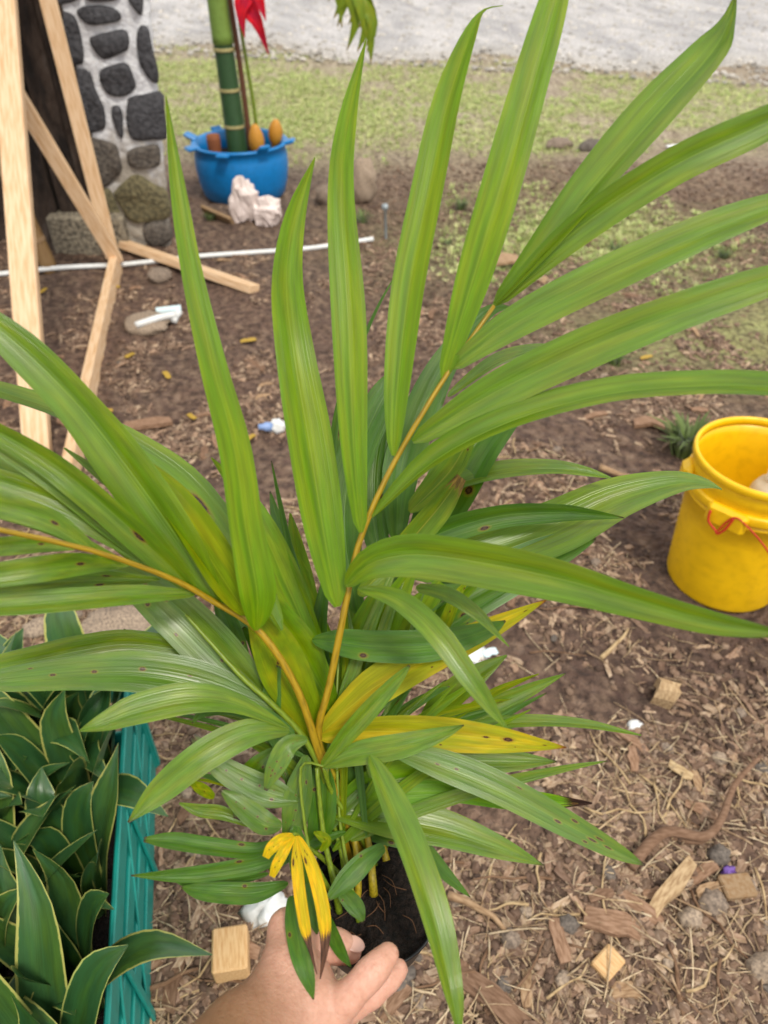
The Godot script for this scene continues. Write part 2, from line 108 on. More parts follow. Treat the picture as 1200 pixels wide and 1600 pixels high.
	[8, "deep", 0.46, [0.0011,0.999,0.0442], [-0.0624,0.8181,-0.2325,0.0049,-0.0585,0.8206,-0.215,0.012,-0.0527,0.8208,-0.1956,0.0128,-0.0471,0.8167,-0.1823,0.0092,-0.0432,0.8153,-0.1714,0.0008]],
	[8, "deep", 0.46, [-0.1281,0.9912,-0.0337], [-0.0395,0.7994,-0.2299,0.0031,-0.0342,0.8018,-0.2145,0.0086,-0.0277,0.8028,-0.2023,0.0072,-0.0211,0.803,-0.1937,0.0006]],
	[8, "deep", 0.46, [0.0729,0.9386,0.3373], [-0.0526,0.8145,-0.2426,0.0031,-0.0498,0.8113,-0.2312,0.0093,-0.0463,0.8066,-0.2207,0.0086,-0.0447,0.8036,-0.2138,0.0012]],
	[8, "pale", 0.46, [0.0737,0.8073,0.5856], [-0.0975,0.8019,-0.2907,0.0041,-0.1189,0.8092,-0.2968,0.0104,-0.1379,0.811,-0.2983,0.009,-0.1522,0.8146,-0.3014,0.0014]],
	[8, "deep", 0.46, [0.1681,0.6532,0.7383], [-0.0637,0.8257,-0.278,0.0065,-0.0591,0.8083,-0.2634,0.017,-0.0546,0.7943,-0.2517,0.017,-0.0546,0.7804,-0.24,0.0065]],
	[8, "spotted_old", 0.46, [-0.0372,0.65,0.759], [-0.0556,0.8552,-0.3158,0.006,-0.0602,0.8375,-0.301,0.02,-0.0648,0.8197,-0.2861,0.0186,-0.0718,0.8091,-0.2771,0.0047]],
	[8, "deep", 0.46, [0.0355,0.6406,0.7671], [-0.0467,0.8508,-0.3187,0.006,-0.0444,0.8329,-0.3036,0.0188,-0.0467,0.8114,-0.2856,0.0188,-0.0514,0.7971,-0.2736,0.0047]],
	[8, "deep", 0.46, [-0.0133,0.6439,0.765], [-0.0288,0.8339,-0.324,0.0062,-0.0288,0.8192,-0.3117,0.0207,-0.0312,0.8008,-0.2963,0.0193,-0.036,0.7861,-0.284,0.0048]],
	[8, "spotted_old", 0.46, [-0.0845,0.6751,0.7328], [-0.0801,0.85,-0.3245,0.0061,-0.0943,0.8391,-0.3154,0.017,-0.1037,0.8247,-0.3033,0.017,-0.1084,0.8103,-0.2912,0.0048]],
	[8, "yellowgreen", 0.46, [0.2173,0.6812,0.6991], [-0.0438,0.8313,-0.2567,0.0025,-0.0395,0.8364,-0.2609,0.0069,-0.0438,0.8397,-0.2637,0.0057,-0.0482,0.8414,-0.2651,0.0013]],
	[8, "yellowgreen", 0.46, [0.6338,0.5706,0.5222], [-0.1206,0.8414,-0.2912,0.0033,-0.1243,0.8462,-0.2909,0.0072,-0.1303,0.8527,-0.292,0.0078,-0.1349,0.8585,-0.2925,0.0032]],
	[5, "green", 0.46, [-0.1367,0.7351,0.664], [-0.0117,0.8188,-0.3268,0.0044,-0.0094,0.8504,-0.3599,0.0088,-0.0066,0.8825,-0.3933,0.008,-0.0039,0.9089,-0.422,0.0045,-0.0021,0.9236,-0.4409,0.0009]],
	[7, "spotted_old", 0.46, [-0.1665,0.812,0.5595], [-0.0387,0.805,-0.2918,0.0036,-0.0573,0.8104,-0.3029,0.0072,-0.0792,0.8135,-0.312,0.0065,-0.1002,0.8135,-0.3185,0.0036,-0.1143,0.8109,-0.3229,0.0009]],
	[2, "bright", 0.46, [-0.0555,0.8295,0.5557], [-0.0375,0.7951,-0.2747,0.0045,-0.001,0.8168,-0.2995,0.0091,0.0421,0.8368,-0.3228,0.0083,0.0835,0.8513,-0.3415,0.0047,0.1111,0.8577,-0.3534,0.0009]],
	[5, "spotted_old", 0.46, [-0.2004,0.9677,0.1527], [-0.019,0.8064,-0.2966,0.0024,0.0112,0.82,-0.3145,0.0048,0.047,0.8315,-0.3307,0.0044,0.0813,0.8387,-0.3432,0.0025,0.1042,0.8406,-0.3513,0.001]],
	[8, "deep", 0.46, [0.0274,0.9369,0.3484], [-0.0337,0.7846,-0.2924,0.004,-0.0643,0.7943,-0.307,0.008,-0.1005,0.8015,-0.3196,0.0072,-0.1353,0.8047,-0.3289,0.0041,-0.1586,0.8041,-0.3348,0.0009]],
	[3, "deep", 0.46, [-0.1519,0.8675,0.4736], [-0.0554,0.8359,-0.3085,0.0044,-0.0226,0.8594,-0.3348,0.0089,0.0163,0.8813,-0.3597,0.0081,0.0536,0.8977,-0.38,0.0045,0.0785,0.9055,-0.393,0.0009]],
	[2, "yellowgreen", 0.46, [-0.0769,0.9948,0.0668], [-0.0202,0.7975,-0.2849,0.0041,0.0096,0.8051,-0.2977,0.0082,0.045,0.81,-0.3084,0.0074,0.0788,0.8113,-0.316,0.0042,0.1015,0.8094,-0.3209,0.001]],
	[5, "yellowgreen", 0.46, [0.1252,0.896,0.426], [-0.0555,0.8203,-0.3273,0.0048,-0.0341,0.8245,-0.3373,0.0097,-0.0087,0.826,-0.3451,0.0088,0.0156,0.8244,-0.3502,0.0049,0.0317,0.8207,-0.3537,0.0009]],
	[5, "yellowgreen", 0.46, [-0.1139,0.9847,0.1316], [-0.0421,0.8337,-0.3121,0.0023,-0.0184,0.8422,-0.3258,0.0046,0.0098,0.8485,-0.3376,0.0042,0.0367,0.8511,-0.3463,0.0024,0.0547,0.8503,-0.3521,0.001]],
	[3, "spotted_old", 0.46, [-0.0988,0.892,0.441], [-0.0538,0.797,-0.2744,0.0043,-0.0347,0.8108,-0.2925,0.0087,-0.0121,0.823,-0.3093,0.0079,0.0096,0.8312,-0.3227,0.0044,0.024,0.8338,-0.3314,0.0009]],
	[8, "yellowgreen", 0.46, [-0.1397,0.7656,0.6279], [-0.046,0.7895,-0.2999,0.0036,-0.0717,0.7957,-0.3117,0.0073,-0.1021,0.7993,-0.3212,0.0067,-0.1313,0.7994,-0.3278,0.0037,-0.1509,0.7968,-0.3322,0.001]],
	[2, "bright", 0.46, [-0.2804,0.7848,0.5527], [-0.0354,0.7669,-0.293,0.0051,-0.0341,0.7825,-0.3126,0.0102,-0.0325,0.7982,-0.3323,0.0093,-0.031,0.8107,-0.3493,0.0052,-0.0301,0.8165,-0.3607,0.001]],
	[3, "green", 0.46, [-0.0441,0.9386,0.3422], [-0.0245,0.8014,-0.2795,0.0051,0.023,0.8134,-0.2961,0.0104,0.0794,0.8228,-0.3105,0.0094,0.1334,0.8279,-0.3213,0.0053,0.1695,0.8282,-0.3281,0.0009]],
	[5, "deep", 0.46, [0.1709,0.7706,0.614], [-0.0134,0.8319,-0.3381,0.0049,0.0026,0.8407,-0.352,0.0098,0.0216,0.8476,-0.3643,0.0089,0.0398,0.8512,-0.3738,0.005,0.0519,0.851,-0.3802,0.0009]],
	[8, "bright", 0.46, [-0.2206,0.7318,0.6448], [-0.0311,0.7907,-0.2786,0.0053,-0.0332,0.8147,-0.3052,0.0107,-0.0355,0.8391,-0.3322,0.0097,-0.0378,0.859,-0.3554,0.0054,-0.0394,0.8694,-0.3707,0.0009]],
	[3, "yellowgreen", 0.46, [-0.1204,0.9598,0.2535], [-0.0153,0.7969,-0.3111,0.0027,0.0003,0.8057,-0.325,0.0055,0.0188,0.8126,-0.3374,0.005,0.0366,0.8162,-0.3469,0.0028,0.0484,0.816,-0.3532,0.001]],
	[3, "yellowgreen", 0.46, [0.0899,0.8124,0.5761], [-0.0356,0.8324,-0.3253,0.0047,-0.0288,0.8454,-0.3427,0.0094,-0.0206,0.8577,-0.3596,0.0086,-0.0128,0.8668,-0.3738,0.0048,-0.0077,0.8705,-0.3834,0.0009]],
	[8, "bright", 0.46, [0.1275,0.9865,0.1027], [-0.0312,0.8057,-0.3217,0.0033,-0.0739,0.818,-0.3385,0.0067,-0.1244,0.8276,-0.3531,0.0061,-0.1728,0.8329,-0.364,0.0034,-0.2053,0.8334,-0.371,0.001]],
	[3, "deep", 0.46, [0.0016,0.866,0.5001], [-0.0291,0.8061,-0.3268,0.0046,0.0056,0.8186,-0.3438,0.0093,0.0468,0.8285,-0.3586,0.0084,0.0862,0.8341,-0.3698,0.0047,0.1124,0.8349,-0.377,0.0009]],
	[8, "yellowgreen", 0.46, [0.0706,0.7859,0.6143], [-0.0322,0.8216,-0.3029,0.0037,-0.0457,0.8451,-0.3292,0.0076,-0.0615,0.868,-0.3549,0.0069,-0.0767,0.886,-0.3766,0.0038,-0.087,0.8952,-0.3908,0.0009]],
	[2, "green", 0.46, [0.1781,0.6741,0.7169], [-0.0364,0.8117,-0.3104,0.0036,-0.0156,0.8292,-0.3316,0.0073,0.0091,0.8452,-0.3515,0.0066,0.0327,0.8567,-0.3677,0.0037,0.0484,0.8614,-0.3782,0.001]],
	[7, "deep", 0.46, [-0.1083,0.6787,0.7264], [-0.0183,0.8073,-0.3165,0.0027,-0.0467,0.8372,-0.3481,0.0054,-0.0803,0.8659,-0.3788,0.0049,-0.1124,0.8884,-0.4042,0.0027,-0.134,0.9001,-0.4205,0.001]],
	[2, "deep", 0.46, [0.3351,0.691,0.6405], [-0.0579,0.802,-0.3191,0.0042,-0.0565,0.8313,-0.3502,0.0084,-0.0548,0.861,-0.3817,0.0076,-0.0532,0.8854,-0.4087,0.0043,-0.0523,0.8988,-0.4265,0.001]],
	[2, "deep", 0.46, [-0.0943,0.7295,0.6775], [-0.0129,0.8046,-0.2813,0.0031,-0.0178,0.8345,-0.3129,0.0063,-0.0236,0.8646,-0.3447,0.0057,-0.0292,0.8893,-0.372,0.0032,-0.033,0.9027,-0.3897,0.0009]],
	[5, "yellowgreen", 0.46, [-0.1226,0.9799,0.1575], [-0.0541,0.7898,-0.2795,0.0032,-0.0148,0.802,-0.2963,0.0065,0.032,0.8118,-0.311,0.0059,0.0768,0.8172,-0.3221,0.0033,0.1066,0.8179,-0.3291,0.001]],
	[5, "deep", 0.46, [-0.2596,0.904,0.3399], [-0.0389,0.8383,-0.3425,0.0033,-0.0027,0.8639,-0.3705,0.0066,0.0402,0.8878,-0.397,0.006,0.0812,0.9057,-0.4186,0.0034,0.1086,0.9145,-0.4325,0.001]],
	[3, "green", 0.46, [-0.1726,0.7742,0.6089], [-0.0412,0.85,-0.3239,0.0047,-0.0276,0.8801,-0.3556,0.0095,-0.0115,0.9098,-0.3871,0.0087,0.0039,0.9338,-0.4137,0.0049,0.0142,0.9467,-0.4311,0.0009]],
	[2, "bright", 0.46, [0.3438,0.7825,0.5191], [-0.0549,0.8126,-0.3179,0.0036,-0.0594,0.8306,-0.3395,0.0073,-0.0647,0.8486,-0.3612,0.0067,-0.0697,0.8629,-0.3797,0.0037,-0.0733,0.8698,-0.3921,0.001]],
	[3, "yellowgreen", 0.46, [-0.2044,0.7164,0.6671], [-0.0295,0.8082,-0.2867,0.0033,-0.0292,0.842,-0.3216,0.0068,-0.0288,0.8765,-0.3571,0.0061,-0.0284,0.9051,-0.3876,0.0034,-0.0282,0.921,-0.4075,0.0009]],
	[3, "green", 0.46, [0.0143,0.7332,0.6799], [-0.026,0.8343,-0.3316,0.0051,-0.0141,0.8666,-0.3652,0.0103,0.0001,0.8987,-0.3987,0.0094,0.0136,0.9248,-0.4272,0.0053,0.0226,0.9391,-0.4457,0.0009]],
	[3, "yellowgreen", 0.46, [0.0608,0.84,0.5392], [-0.0285,0.8286,-0.3326,0.0046,0.0029,0.8375,-0.3465,0.0093,0.0402,0.8436,-0.3582,0.0084,0.0758,0.846,-0.3668,0.0047,0.0996,0.8449,-0.3723,0.0009]],
	[7, "yellowgreen", 0.46, [0.0773,0.7842,0.6157], [-0.0214,0.8004,-0.2895,0.0026,-0.0398,0.8266,-0.318,0.0053,-0.0616,0.852,-0.3459,0.0048,-0.0825,0.872,-0.3692,0.0027,-0.0966,0.8822,-0.3843,0.0009]],
	[7, "bright", 0.46, [0.0144,0.94,0.341], [-0.0517,0.8159,-0.3091,0.0049,-0.067,0.8235,-0.322,0.01,-0.085,0.8292,-0.3333,0.009,-0.1023,0.8317,-0.3419,0.0051,-0.1141,0.8309,-0.3477,0.0009]],
	[2, "spotted_old", 0.46, [-0.0579,0.7168,0.6949], [-0.0552,0.8155,-0.3239,0.0031,-0.0921,0.8395,-0.3506,0.0062,-0.1358,0.8617,-0.3758,0.0056,-0.1776,0.8782,-0.3961,0.0031,-0.2058,0.886,-0.4092,0.001]],
	[8, "spotted_old", 0.46, [-0.1166,0.7358,0.6671], [-0.0425,0.8039,-0.3082,0.0035,-0.0607,0.8211,-0.3292,0.007,-0.0823,0.8371,-0.3491,0.0064,-0.1029,0.8486,-0.3653,0.0036,-0.1169,0.8535,-0.376,0.001]],
	[3, "deep", 0.46, [-0.2401,0.8757,0.4189], [-0.0474,0.8208,-0.3331,0.0051,-0.0191,0.8454,-0.3603,0.0103,0.0145,0.8685,-0.3862,0.0093,0.0467,0.886,-0.4074,0.0052,0.068,0.8945,-0.4211,0.001]],
	[2, "yellowgreen", 0.46, [0.1837,0.9313,0.3146], [-0.0376,0.7961,-0.282,0.0029,-0.0504,0.8065,-0.2973,0.0058,-0.0654,0.8156,-0.3115,0.0053,-0.0798,0.8214,-0.3229,0.003,-0.0895,0.8227,-0.3305,0.0009]],
	[3, "bright", 0.46, [-0.0747,0.7908,0.6076], [-0.0267,0.8161,-0.3174,0.0043,-0.0206,0.836,-0.3406,0.0086,-0.0133,0.8557,-0.3637,0.0078,-0.0064,0.8713,-0.3834,0.0044,-0.0018,0.8791,-0.3964,0.0009]],
	[2, "spotted_old", 0.46, [-0.1331,0.8954,0.425], [-0.0489,0.8104,-0.3248,0.0054,-0.0329,0.824,-0.3427,0.0108,-0.0139,0.8361,-0.3594,0.0098,0.0043,0.8443,-0.3728,0.0055,0.0164,0.8471,-0.3817,0.001]],
	[5, "deep", 0.46, [0.0714,0.8758,0.4773], [-0.0261,0.8228,-0.318,0.0022,-0.0086,0.8307,-0.3312,0.0045,0.0121,0.8366,-0.3427,0.0041,0.0319,0.8392,-0.3514,0.0023,0.0451,0.8383,-0.3572,0.0009]],
	[5, "deep", 0.46, [-0.105,0.809,0.5783], [-0.0534,0.8327,-0.3234,0.0032,-0.0288,0.8585,-0.3516,0.0064,0.0003,0.8832,-0.3788,0.0058,0.0282,0.9022,-0.4013,0.0033,0.0467,0.9118,-0.4159,0.0009]],
	[2, "bright", 0.46, [-0.0342,0.7842,0.6195], [-0.0157,0.7994,-0.2905,0.0031,-0.0248,0.8177,-0.3124,0.0063,-0.0356,0.8355,-0.3338,0.0057,-0.046,0.8493,-0.3519,0.0032,-0.0529,0.8558,-0.3639,0.0009]],
	[2, "deep", 0.46, [0.2848,0.7389,0.6107], [-0.0382,0.7821,-0.283,0.0053,-0.0391,0.805,-0.3088,0.0107,-0.0402,0.8283,-0.3349,0.0097,-0.0413,0.8474,-0.3574,0.0054,-0.0421,0.8573,-0.3723,0.0009]],
	[7, "deep", 0.46, [0.0268,0.9599,0.2792], [-0.0469,0.8439,-0.3145,0.0022,-0.08,0.8523,-0.3281,0.0045,-0.1192,0.8581,-0.3395,0.0041,-0.1568,0.8602,-0.3478,0.0023,-0.1821,0.8589,-0.3532,0.0009]],
	[7, "yellowgreen", 0.46, [-0.0861,0.8131,0.5758], [-0.028,0.835,-0.3197,0.0031,-0.0542,0.844,-0.3337,0.0062,-0.0852,0.8505,-0.3457,0.0057,-0.1149,0.8535,-0.3547,0.0032,-0.1349,0.8527,-0.3606,0.0009]],
	[2, "green", 0.46, [0.0298,0.9238,0.3818], [-0.0238,0.824,-0.3241,0.0021,-0.0627,0.8352,-0.34,0.0042,-0.1087,0.8438,-0.3538,0.0038,-0.1529,0.8482,-0.364,0.0021,-0.1824,0.8483,-0.3707,0.0009]],
	[7, "deep", 0.46, [0.1299,0.8501,0.5103], [-0.0346,0.8323,-0.326,0.0019,-0.0502,0.8497,-0.3471,0.0039,-0.0686,0.866,-0.3674,0.0035,-0.0863,0.8781,-0.384,0.002,-0.0982,0.8834,-0.3951,0.0009]],
	[2, "green", 0.46, [0.3376,0.7332,0.5902], [-0.0097,0.8309,-0.312,0.004,-0.0156,0.8609,-0.3438,0.0081,-0.0225,0.8912,-0.3757,0.0074,-0.0291,0.9159,-0.4029,0.0041,-0.0336,0.9295,-0.4208,0.0009]],
	[3, "deep", 0.46, [0.2182,0.7781,0.5891], [-0.0405,0.7908,-0.3121,0.002,-0.0396,0.8068,-0.3321,0.004,-0.0386,0.8231,-0.3523,0.0037,-0.0376,0.8361,-0.3697,0.002,-0.037,0.8423,-0.3815,0.001]],
	[3, "deep", 0.46, [-0.2192,0.8386,0.4987], [-0.0264,0.8119,-0.3062,0.0043,-0.0121,0.8321,-0.3297,0.0086,0.0049,0.8515,-0.3525,0.0078,0.0212,0.8663,-0.3715,0.0044,0.0321,0.8734,-0.384,0.0009]],
	[3, "yellowgreen", 0.46, [0.1949,0.693,0.6941], [-0.0526,0.8209,-0.3077,0.0041,-0.0292,0.8239,-0.3168,0.0084,-0.0015,0.8242,-0.3235,0.0076,0.025,0.8214,-0.3277,0.0043,0.0426,0.817,-0.3305,0.0009]],
	[8, "green", 0.46, [-0.1725,0.7888,0.5899], [-0.0534,0.8474,-0.3369,0.005,-0.0626,0.8584,-0.3527,0.0101,-0.0734,0.8685,-0.3677,0.0092,-0.0837,0.8755,-0.3801,0.0051,-0.0908,0.8778,-0.3885,0.0009]],
	[5, "deep", 0.46, [-0.1443,0.8156,0.5604], [-0.0552,0.8129,-0.3113,0.0035,-0.0288,0.8411,-0.3415,0.007,0.0024,0.8683,-0.3708,0.0064,0.0323,0.8894,-0.395,0.0036,0.0522,0.9002,-0.4106,0.0009]],
	[2, "bright", 0.46, [0.043,0.7601,0.6483], [-0.0251,0.8101,-0.2877,0.0029,-0.0054,0.8309,-0.3117,0.0058,0.0178,0.8506,-0.3348,0.0052,0.0401,0.8655,-0.3538,0.0029,0.055,0.8724,-0.3662,0.0009]],
	[2, "deep", 0.46, [-0.2681,0.9278,0.2593], [-0.0255,0.7799,-0.2934,0.005,0.0123,0.8033,-0.3195,0.01,0.0572,0.8247,-0.3441,0.0091,0.1001,0.8405,-0.3638,0.0051,0.1288,0.8477,-0.3764,0.001]],
	[5, "yellowgreen", 0.46, [-0.0941,0.8715,0.4812], [-0.0385,0.7875,-0.2964,0.0039,-0.0142,0.8044,-0.3171,0.0078,0.0146,0.8196,-0.3364,0.0071,0.0421,0.8302,-0.3518,0.004,0.0605,0.8343,-0.3618,0.0009]],
	[3, "deep", 0.46, [-0.3484,0.8765,0.3323], [-0.0204,0.8369,-0.3222,0.0028,0.0005,0.8584,-0.3467,0.0057,0.0254,0.8786,-0.3702,0.0052,0.0492,0.894,-0.3896,0.0029,0.0651,0.9013,-0.4023,0.001]],
	[7, "deep", 0.46, [0.2849,0.8181,0.4996], [-0.0284,0.7825,-0.2957,0.0035,-0.0504,0.8132,-0.328,0.0071,-0.0765,0.8432,-0.3597,0.0065,-0.1015,0.8669,-0.3862,0.0036,-0.1183,0.8794,-0.4032,0.0009]],
	[7, "spotted_old", 0.46, [0.3477,0.8233,0.4486], [-0.0545,0.7911,-0.28,0.0027,-0.0658,0.8113,-0.3034,0.0055,-0.0792,0.8309,-0.3264,0.005,-0.092,0.8461,-0.3457,0.0028,-0.1007,0.8534,-0.3583,0.0009]],
	[2, "spotted_old", 0.46, [0.1718,0.8161,0.5518], [-0.0238,0.8102,-0.3084,0.0045,-0.0353,0.8307,-0.3322,0.0091,-0.0488,0.8507,-0.3555,0.0083,-0.0618,0.8662,-0.375,0.0046,-0.0705,0.8737,-0.3878,0.0009]],
	[3, "yellowgreen", 0.46, [0.2819,0.6877,0.6691], [-0.0245,0.8161,-0.3254,0.0052,-0.0202,0.8464,-0.3573,0.0104,-0.0151,0.8769,-0.3894,0.0095,-0.0103,0.902,-0.417,0.0053,-0.0071,0.9157,-0.435,0.001]],
	[2, "deep", 0.46, [-0.1392,0.8099,0.5698], [-0.0462,0.8305,-0.3219,0.0034,-0.0386,0.8491,-0.344,0.0069,-0.0295,0.8673,-0.3658,0.0062,-0.0209,0.8815,-0.3842,0.0035,-0.0152,0.8884,-0.3965,0.0009]],
	[2, "deep", 0.46, [0.046,0.817,0.5748], [-0.0507,0.8141,-0.3147,0.005,-0.0214,0.8262,-0.3313,0.01,0.0134,0.8359,-0.3461,0.0091,0.0467,0.8416,-0.3573,0.0051,0.0688,0.8425,-0.3646,0.0009]],
	[7, "green", 0.46, [0.2161,0.791,0.5724], [-0.0519,0.8448,-0.3201,0.0018,-0.0646,0.8712,-0.3488,0.0036,-0.0796,0.8973,-0.3772,0.0033,-0.094,0.9181,-0.4012,0.0019,-0.1038,0.9291,-0.4169,0.0009]],
	[7, "deep", 0.46, [0.0571,0.9283,0.3675], [-0.0379,0.8157,-0.3217,0.0051,-0.06,0.8261,-0.337,0.0102,-0.086,0.8345,-0.3505,0.0093,-0.1109,0.8391,-0.3609,0.0052,-0.1277,0.8394,-0.3677,0.0009]],
	[7, "deep", 0.46, [0.0216,0.884,0.467], [-0.0459,0.8391,-0.3325,0.0038,-0.0672,0.8507,-0.3488,0.0077,-0.0924,0.8605,-0.3635,0.007,-0.1165,0.8664,-0.375,0.0039,-0.1328,0.8677,-0.3826,0.0009]],
	[2, "bright", 0.46, [0.3273,0.9008,0.2852], [-0.0365,0.7783,-0.2921,0.0055,-0.0553,0.7955,-0.313,0.0111,-0.0776,0.8114,-0.3329,0.0101,-0.0989,0.8228,-0.349,0.0057,-0.1132,0.8275,-0.3595,0.001]],
	[8, "bright", 0.46, [0.1566,0.9775,0.1414], [-0.0238,0.8257,-0.3326,0.0029,-0.0514,0.8367,-0.3483,0.0058,-0.0841,0.8454,-0.3622,0.0053,-0.1154,0.8501,-0.3727,0.003,-0.1364,0.8505,-0.3795,0.001]],
	[8, "spotted_old", 0.46, [0.1167,0.8639,0.49], [-0.0107,0.8057,-0.3031,0.0048,-0.0473,0.8286,-0.3289,0.0097,-0.0906,0.8497,-0.3532,0.0088,-0.1322,0.8653,-0.3727,0.0049,-0.16,0.8724,-0.3853,0.0009]],
	[2, "deep", 0.46, [0.2021,0.7693,0.6061], [-0.0335,0.8031,-0.3191,0.0055,-0.0372,0.8253,-0.3443,0.0111,-0.0414,0.8477,-0.3696,0.01,-0.0455,0.8658,-0.3913,0.0056,-0.0483,0.8752,-0.4058,0.0009]],
	[7, "bright", 0.46, [-0.1506,0.76,0.6322], [-0.0211,0.7875,-0.2954,0.0024,-0.0454,0.7936,-0.3071,0.0049,-0.074,0.7971,-0.3165,0.0044,-0.1015,0.7972,-0.3232,0.0025,-0.12,0.7946,-0.3275,0.001]],
	[3, "bright", 0.46, [-0.0096,0.7841,0.6205], [-0.0495,0.8032,-0.2943,0.0052,-0.0182,0.8257,-0.3197,0.0105,0.0188,0.8466,-0.3438,0.0095,0.0543,0.8621,-0.3633,0.0053,0.0779,0.8693,-0.3758,0.0009]],
	[2, "yellowgreen", 0.46, [0.1069,0.7116,0.6944], [-0.045,0.7813,-0.3055,0.0034,-0.0374,0.8163,-0.3415,0.0068,-0.0285,0.8516,-0.3776,0.0061,-0.0199,0.8805,-0.4084,0.0034,-0.0142,0.8965,-0.4283,0.0009]],
	[5, "spotted_old", 0.46, [0.2883,0.6445,0.7082], [-0.0126,0.8216,-0.3084,0.0021,-0.0013,0.8535,-0.3416,0.0042,0.0121,0.8853,-0.3748,0.0038,0.0249,0.911,-0.403,0.0021,0.0335,0.9251,-0.4213,0.001]],
	[2, "green", 0.46, [0.3591,0.806,0.4705], [-0.0432,0.832,-0.347,0.0049,-0.0643,0.8649,-0.3811,0.0099,-0.0892,0.8972,-0.4146,0.009,-0.113,0.9229,-0.4428,0.005,-0.1291,0.9369,-0.461,0.001]],
	[5, "deep", 0.46, [-0.197,0.7808,0.5929], [-0.0137,0.8328,-0.3381,0.0024,-0.0062,0.8565,-0.3645,0.0049,0.0028,0.8801,-0.3908,0.0044,0.0113,0.8989,-0.4131,0.0025,0.017,0.9088,-0.4279,0.0009]],
	[2, "deep", 0.46, [-0.0463,0.8728,0.4858], [-0.0476,0.825,-0.3672,0.0067,-0.0727,0.8412,-0.3938,0.017,-0.0997,0.8564,-0.4197,0.0164,-0.1242,0.8671,-0.4417,0.0087,-0.1404,0.8703,-0.4574,0.0015]],
	[3, "green", 0.46, [0.22,0.8001,0.558], [-0.0385,0.8454,-0.3879,0.0087,-0.0037,0.8502,-0.405,0.0221,0.0342,0.8529,-0.4203,0.0213,0.0682,0.8521,-0.4327,0.0114,0.0903,0.8478,-0.4421,0.0015]],
	[2, "deep", 0.46, [-0.2631,0.7432,0.6151], [-0.0555,0.8426,-0.3937,0.0086,-0.0671,0.8708,-0.4304,0.0219,-0.0795,0.8995,-0.4676,0.0211,-0.0907,0.9227,-0.5001,0.0113,-0.0983,0.9343,-0.5229,0.0016]],
	[3, "bright", 0.46, [0.0656,0.9214,0.3829], [-0.0273,0.834,-0.362,0.0065,-0.0139,0.8447,-0.3841,0.0164,0.0009,0.8547,-0.4055,0.0158,0.0144,0.8611,-0.424,0.0085,0.0231,0.8618,-0.4376,0.0015]],
	[2, "green", 0.46, [-0.2205,0.7963,0.5633], [-0.0219,0.8114,-0.3673,0.0084,-0.0234,0.8376,-0.4024,0.0214,-0.025,0.8649,-0.4384,0.0206,-0.0265,0.8872,-0.4702,0.011,-0.0276,0.8983,-0.4925,0.0016]],
	[3, "green", 0.46, [0.2284,0.9536,0.1961], [-0.0475,0.8593,-0.3909,0.0081,-0.0182,0.8582,-0.403,0.0205,0.014,0.8546,-0.4131,0.0198,0.0433,0.8483,-0.4208,0.0106,0.0623,0.8405,-0.4273,0.0016]],
	[3, "green", 0.46, [-0.1954,0.9509,0.2401], [-0.0449,0.8138,-0.3558,0.0095,-0.0122,0.831,-0.3833,0.024,0.023,0.8471,-0.4098,0.0232,0.0543,0.8583,-0.4323,0.0124,0.0746,0.8616,-0.4481,0.0016]],
	[3, "deep", 0.46, [0.1948,0.7687,0.6093], [-0.032,0.8011,-0.3562,0.0108,-0.0196,0.8289,-0.3925,0.0274,-0.0062,0.857,-0.4292,0.0264,0.0056,0.8795,-0.4612,0.0141,0.0132,0.8905,-0.4834,0.0015]],
	[3, "bright", 0.46, [-0.1593,0.9423,0.2944], [-0.0378,0.84,-0.3594,0.0095,-0.0198,0.8536,-0.3839,0.0241,-0.0002,0.8665,-0.4077,0.0233,0.0176,0.8753,-0.4282,0.0124,0.029,0.8774,-0.443,0.0016]],
	[2, "green", 0.46, [-0.2009,0.8717,0.447], [-0.0222,0.8181,-0.3404,0.0095,-0.0369,0.8279,-0.3617,0.0243,-0.053,0.837,-0.3824,0.0234,-0.0678,0.8427,-0.4002,0.0125,-0.0777,0.8426,-0.4132,0.0015]],
	[3, "deep", 0.46, [0.2569,0.9093,0.3274], [-0.0436,0.848,-0.3667,0.0089,-0.0193,0.8491,-0.3807,0.0225,0.0076,0.8481,-0.3929,0.0218,0.0321,0.8442,-0.4026,0.0116,0.0481,0.8378,-0.4104,0.0015]],
	[2, "deep", 0.46, [0.3326,0.8562,0.3954], [-0.0377,0.8167,-0.3467,0.0076,-0.0494,0.8379,-0.3776,0.0194,-0.062,0.8594,-0.4086,0.0187,-0.0733,0.8762,-0.4358,0.01,-0.081,0.8835,-0.455,0.0016]],
	[2, "bright", 0.46, [-0.3058,0.7978,0.5197], [-0.0351,0.8667,-0.3854,0.0082,-0.0485,0.8784,-0.4083,0.0208,-0.0632,0.8896,-0.4308,0.02,-0.0767,0.8972,-0.4502,0.0107,-0.0858,0.8988,-0.4646,0.0015]],
	[2, "green", 0.46, [-0.1918,0.8947,0.4033], [-0.0225,0.8327,-0.3867,0.0103,-0.0453,0.8388,-0.4049,0.0262,-0.0705,0.8431,-0.4215,0.0253,-0.0934,0.844,-0.4353,0.0135,-0.1087,0.8409,-0.4458,0.0015]],
	[2, "bright", 0.46, [0.1296,0.8398,0.5272], [-0.0469,0.8091,-0.3561,0.0069,-0.0608,0.8359,-0.3916,0.0174,-0.0757,0.863,-0.4274,0.0168,-0.0891,0.8847,-0.4586,0.009,-0.0981,0.8951,-0.4804,0.0015]],
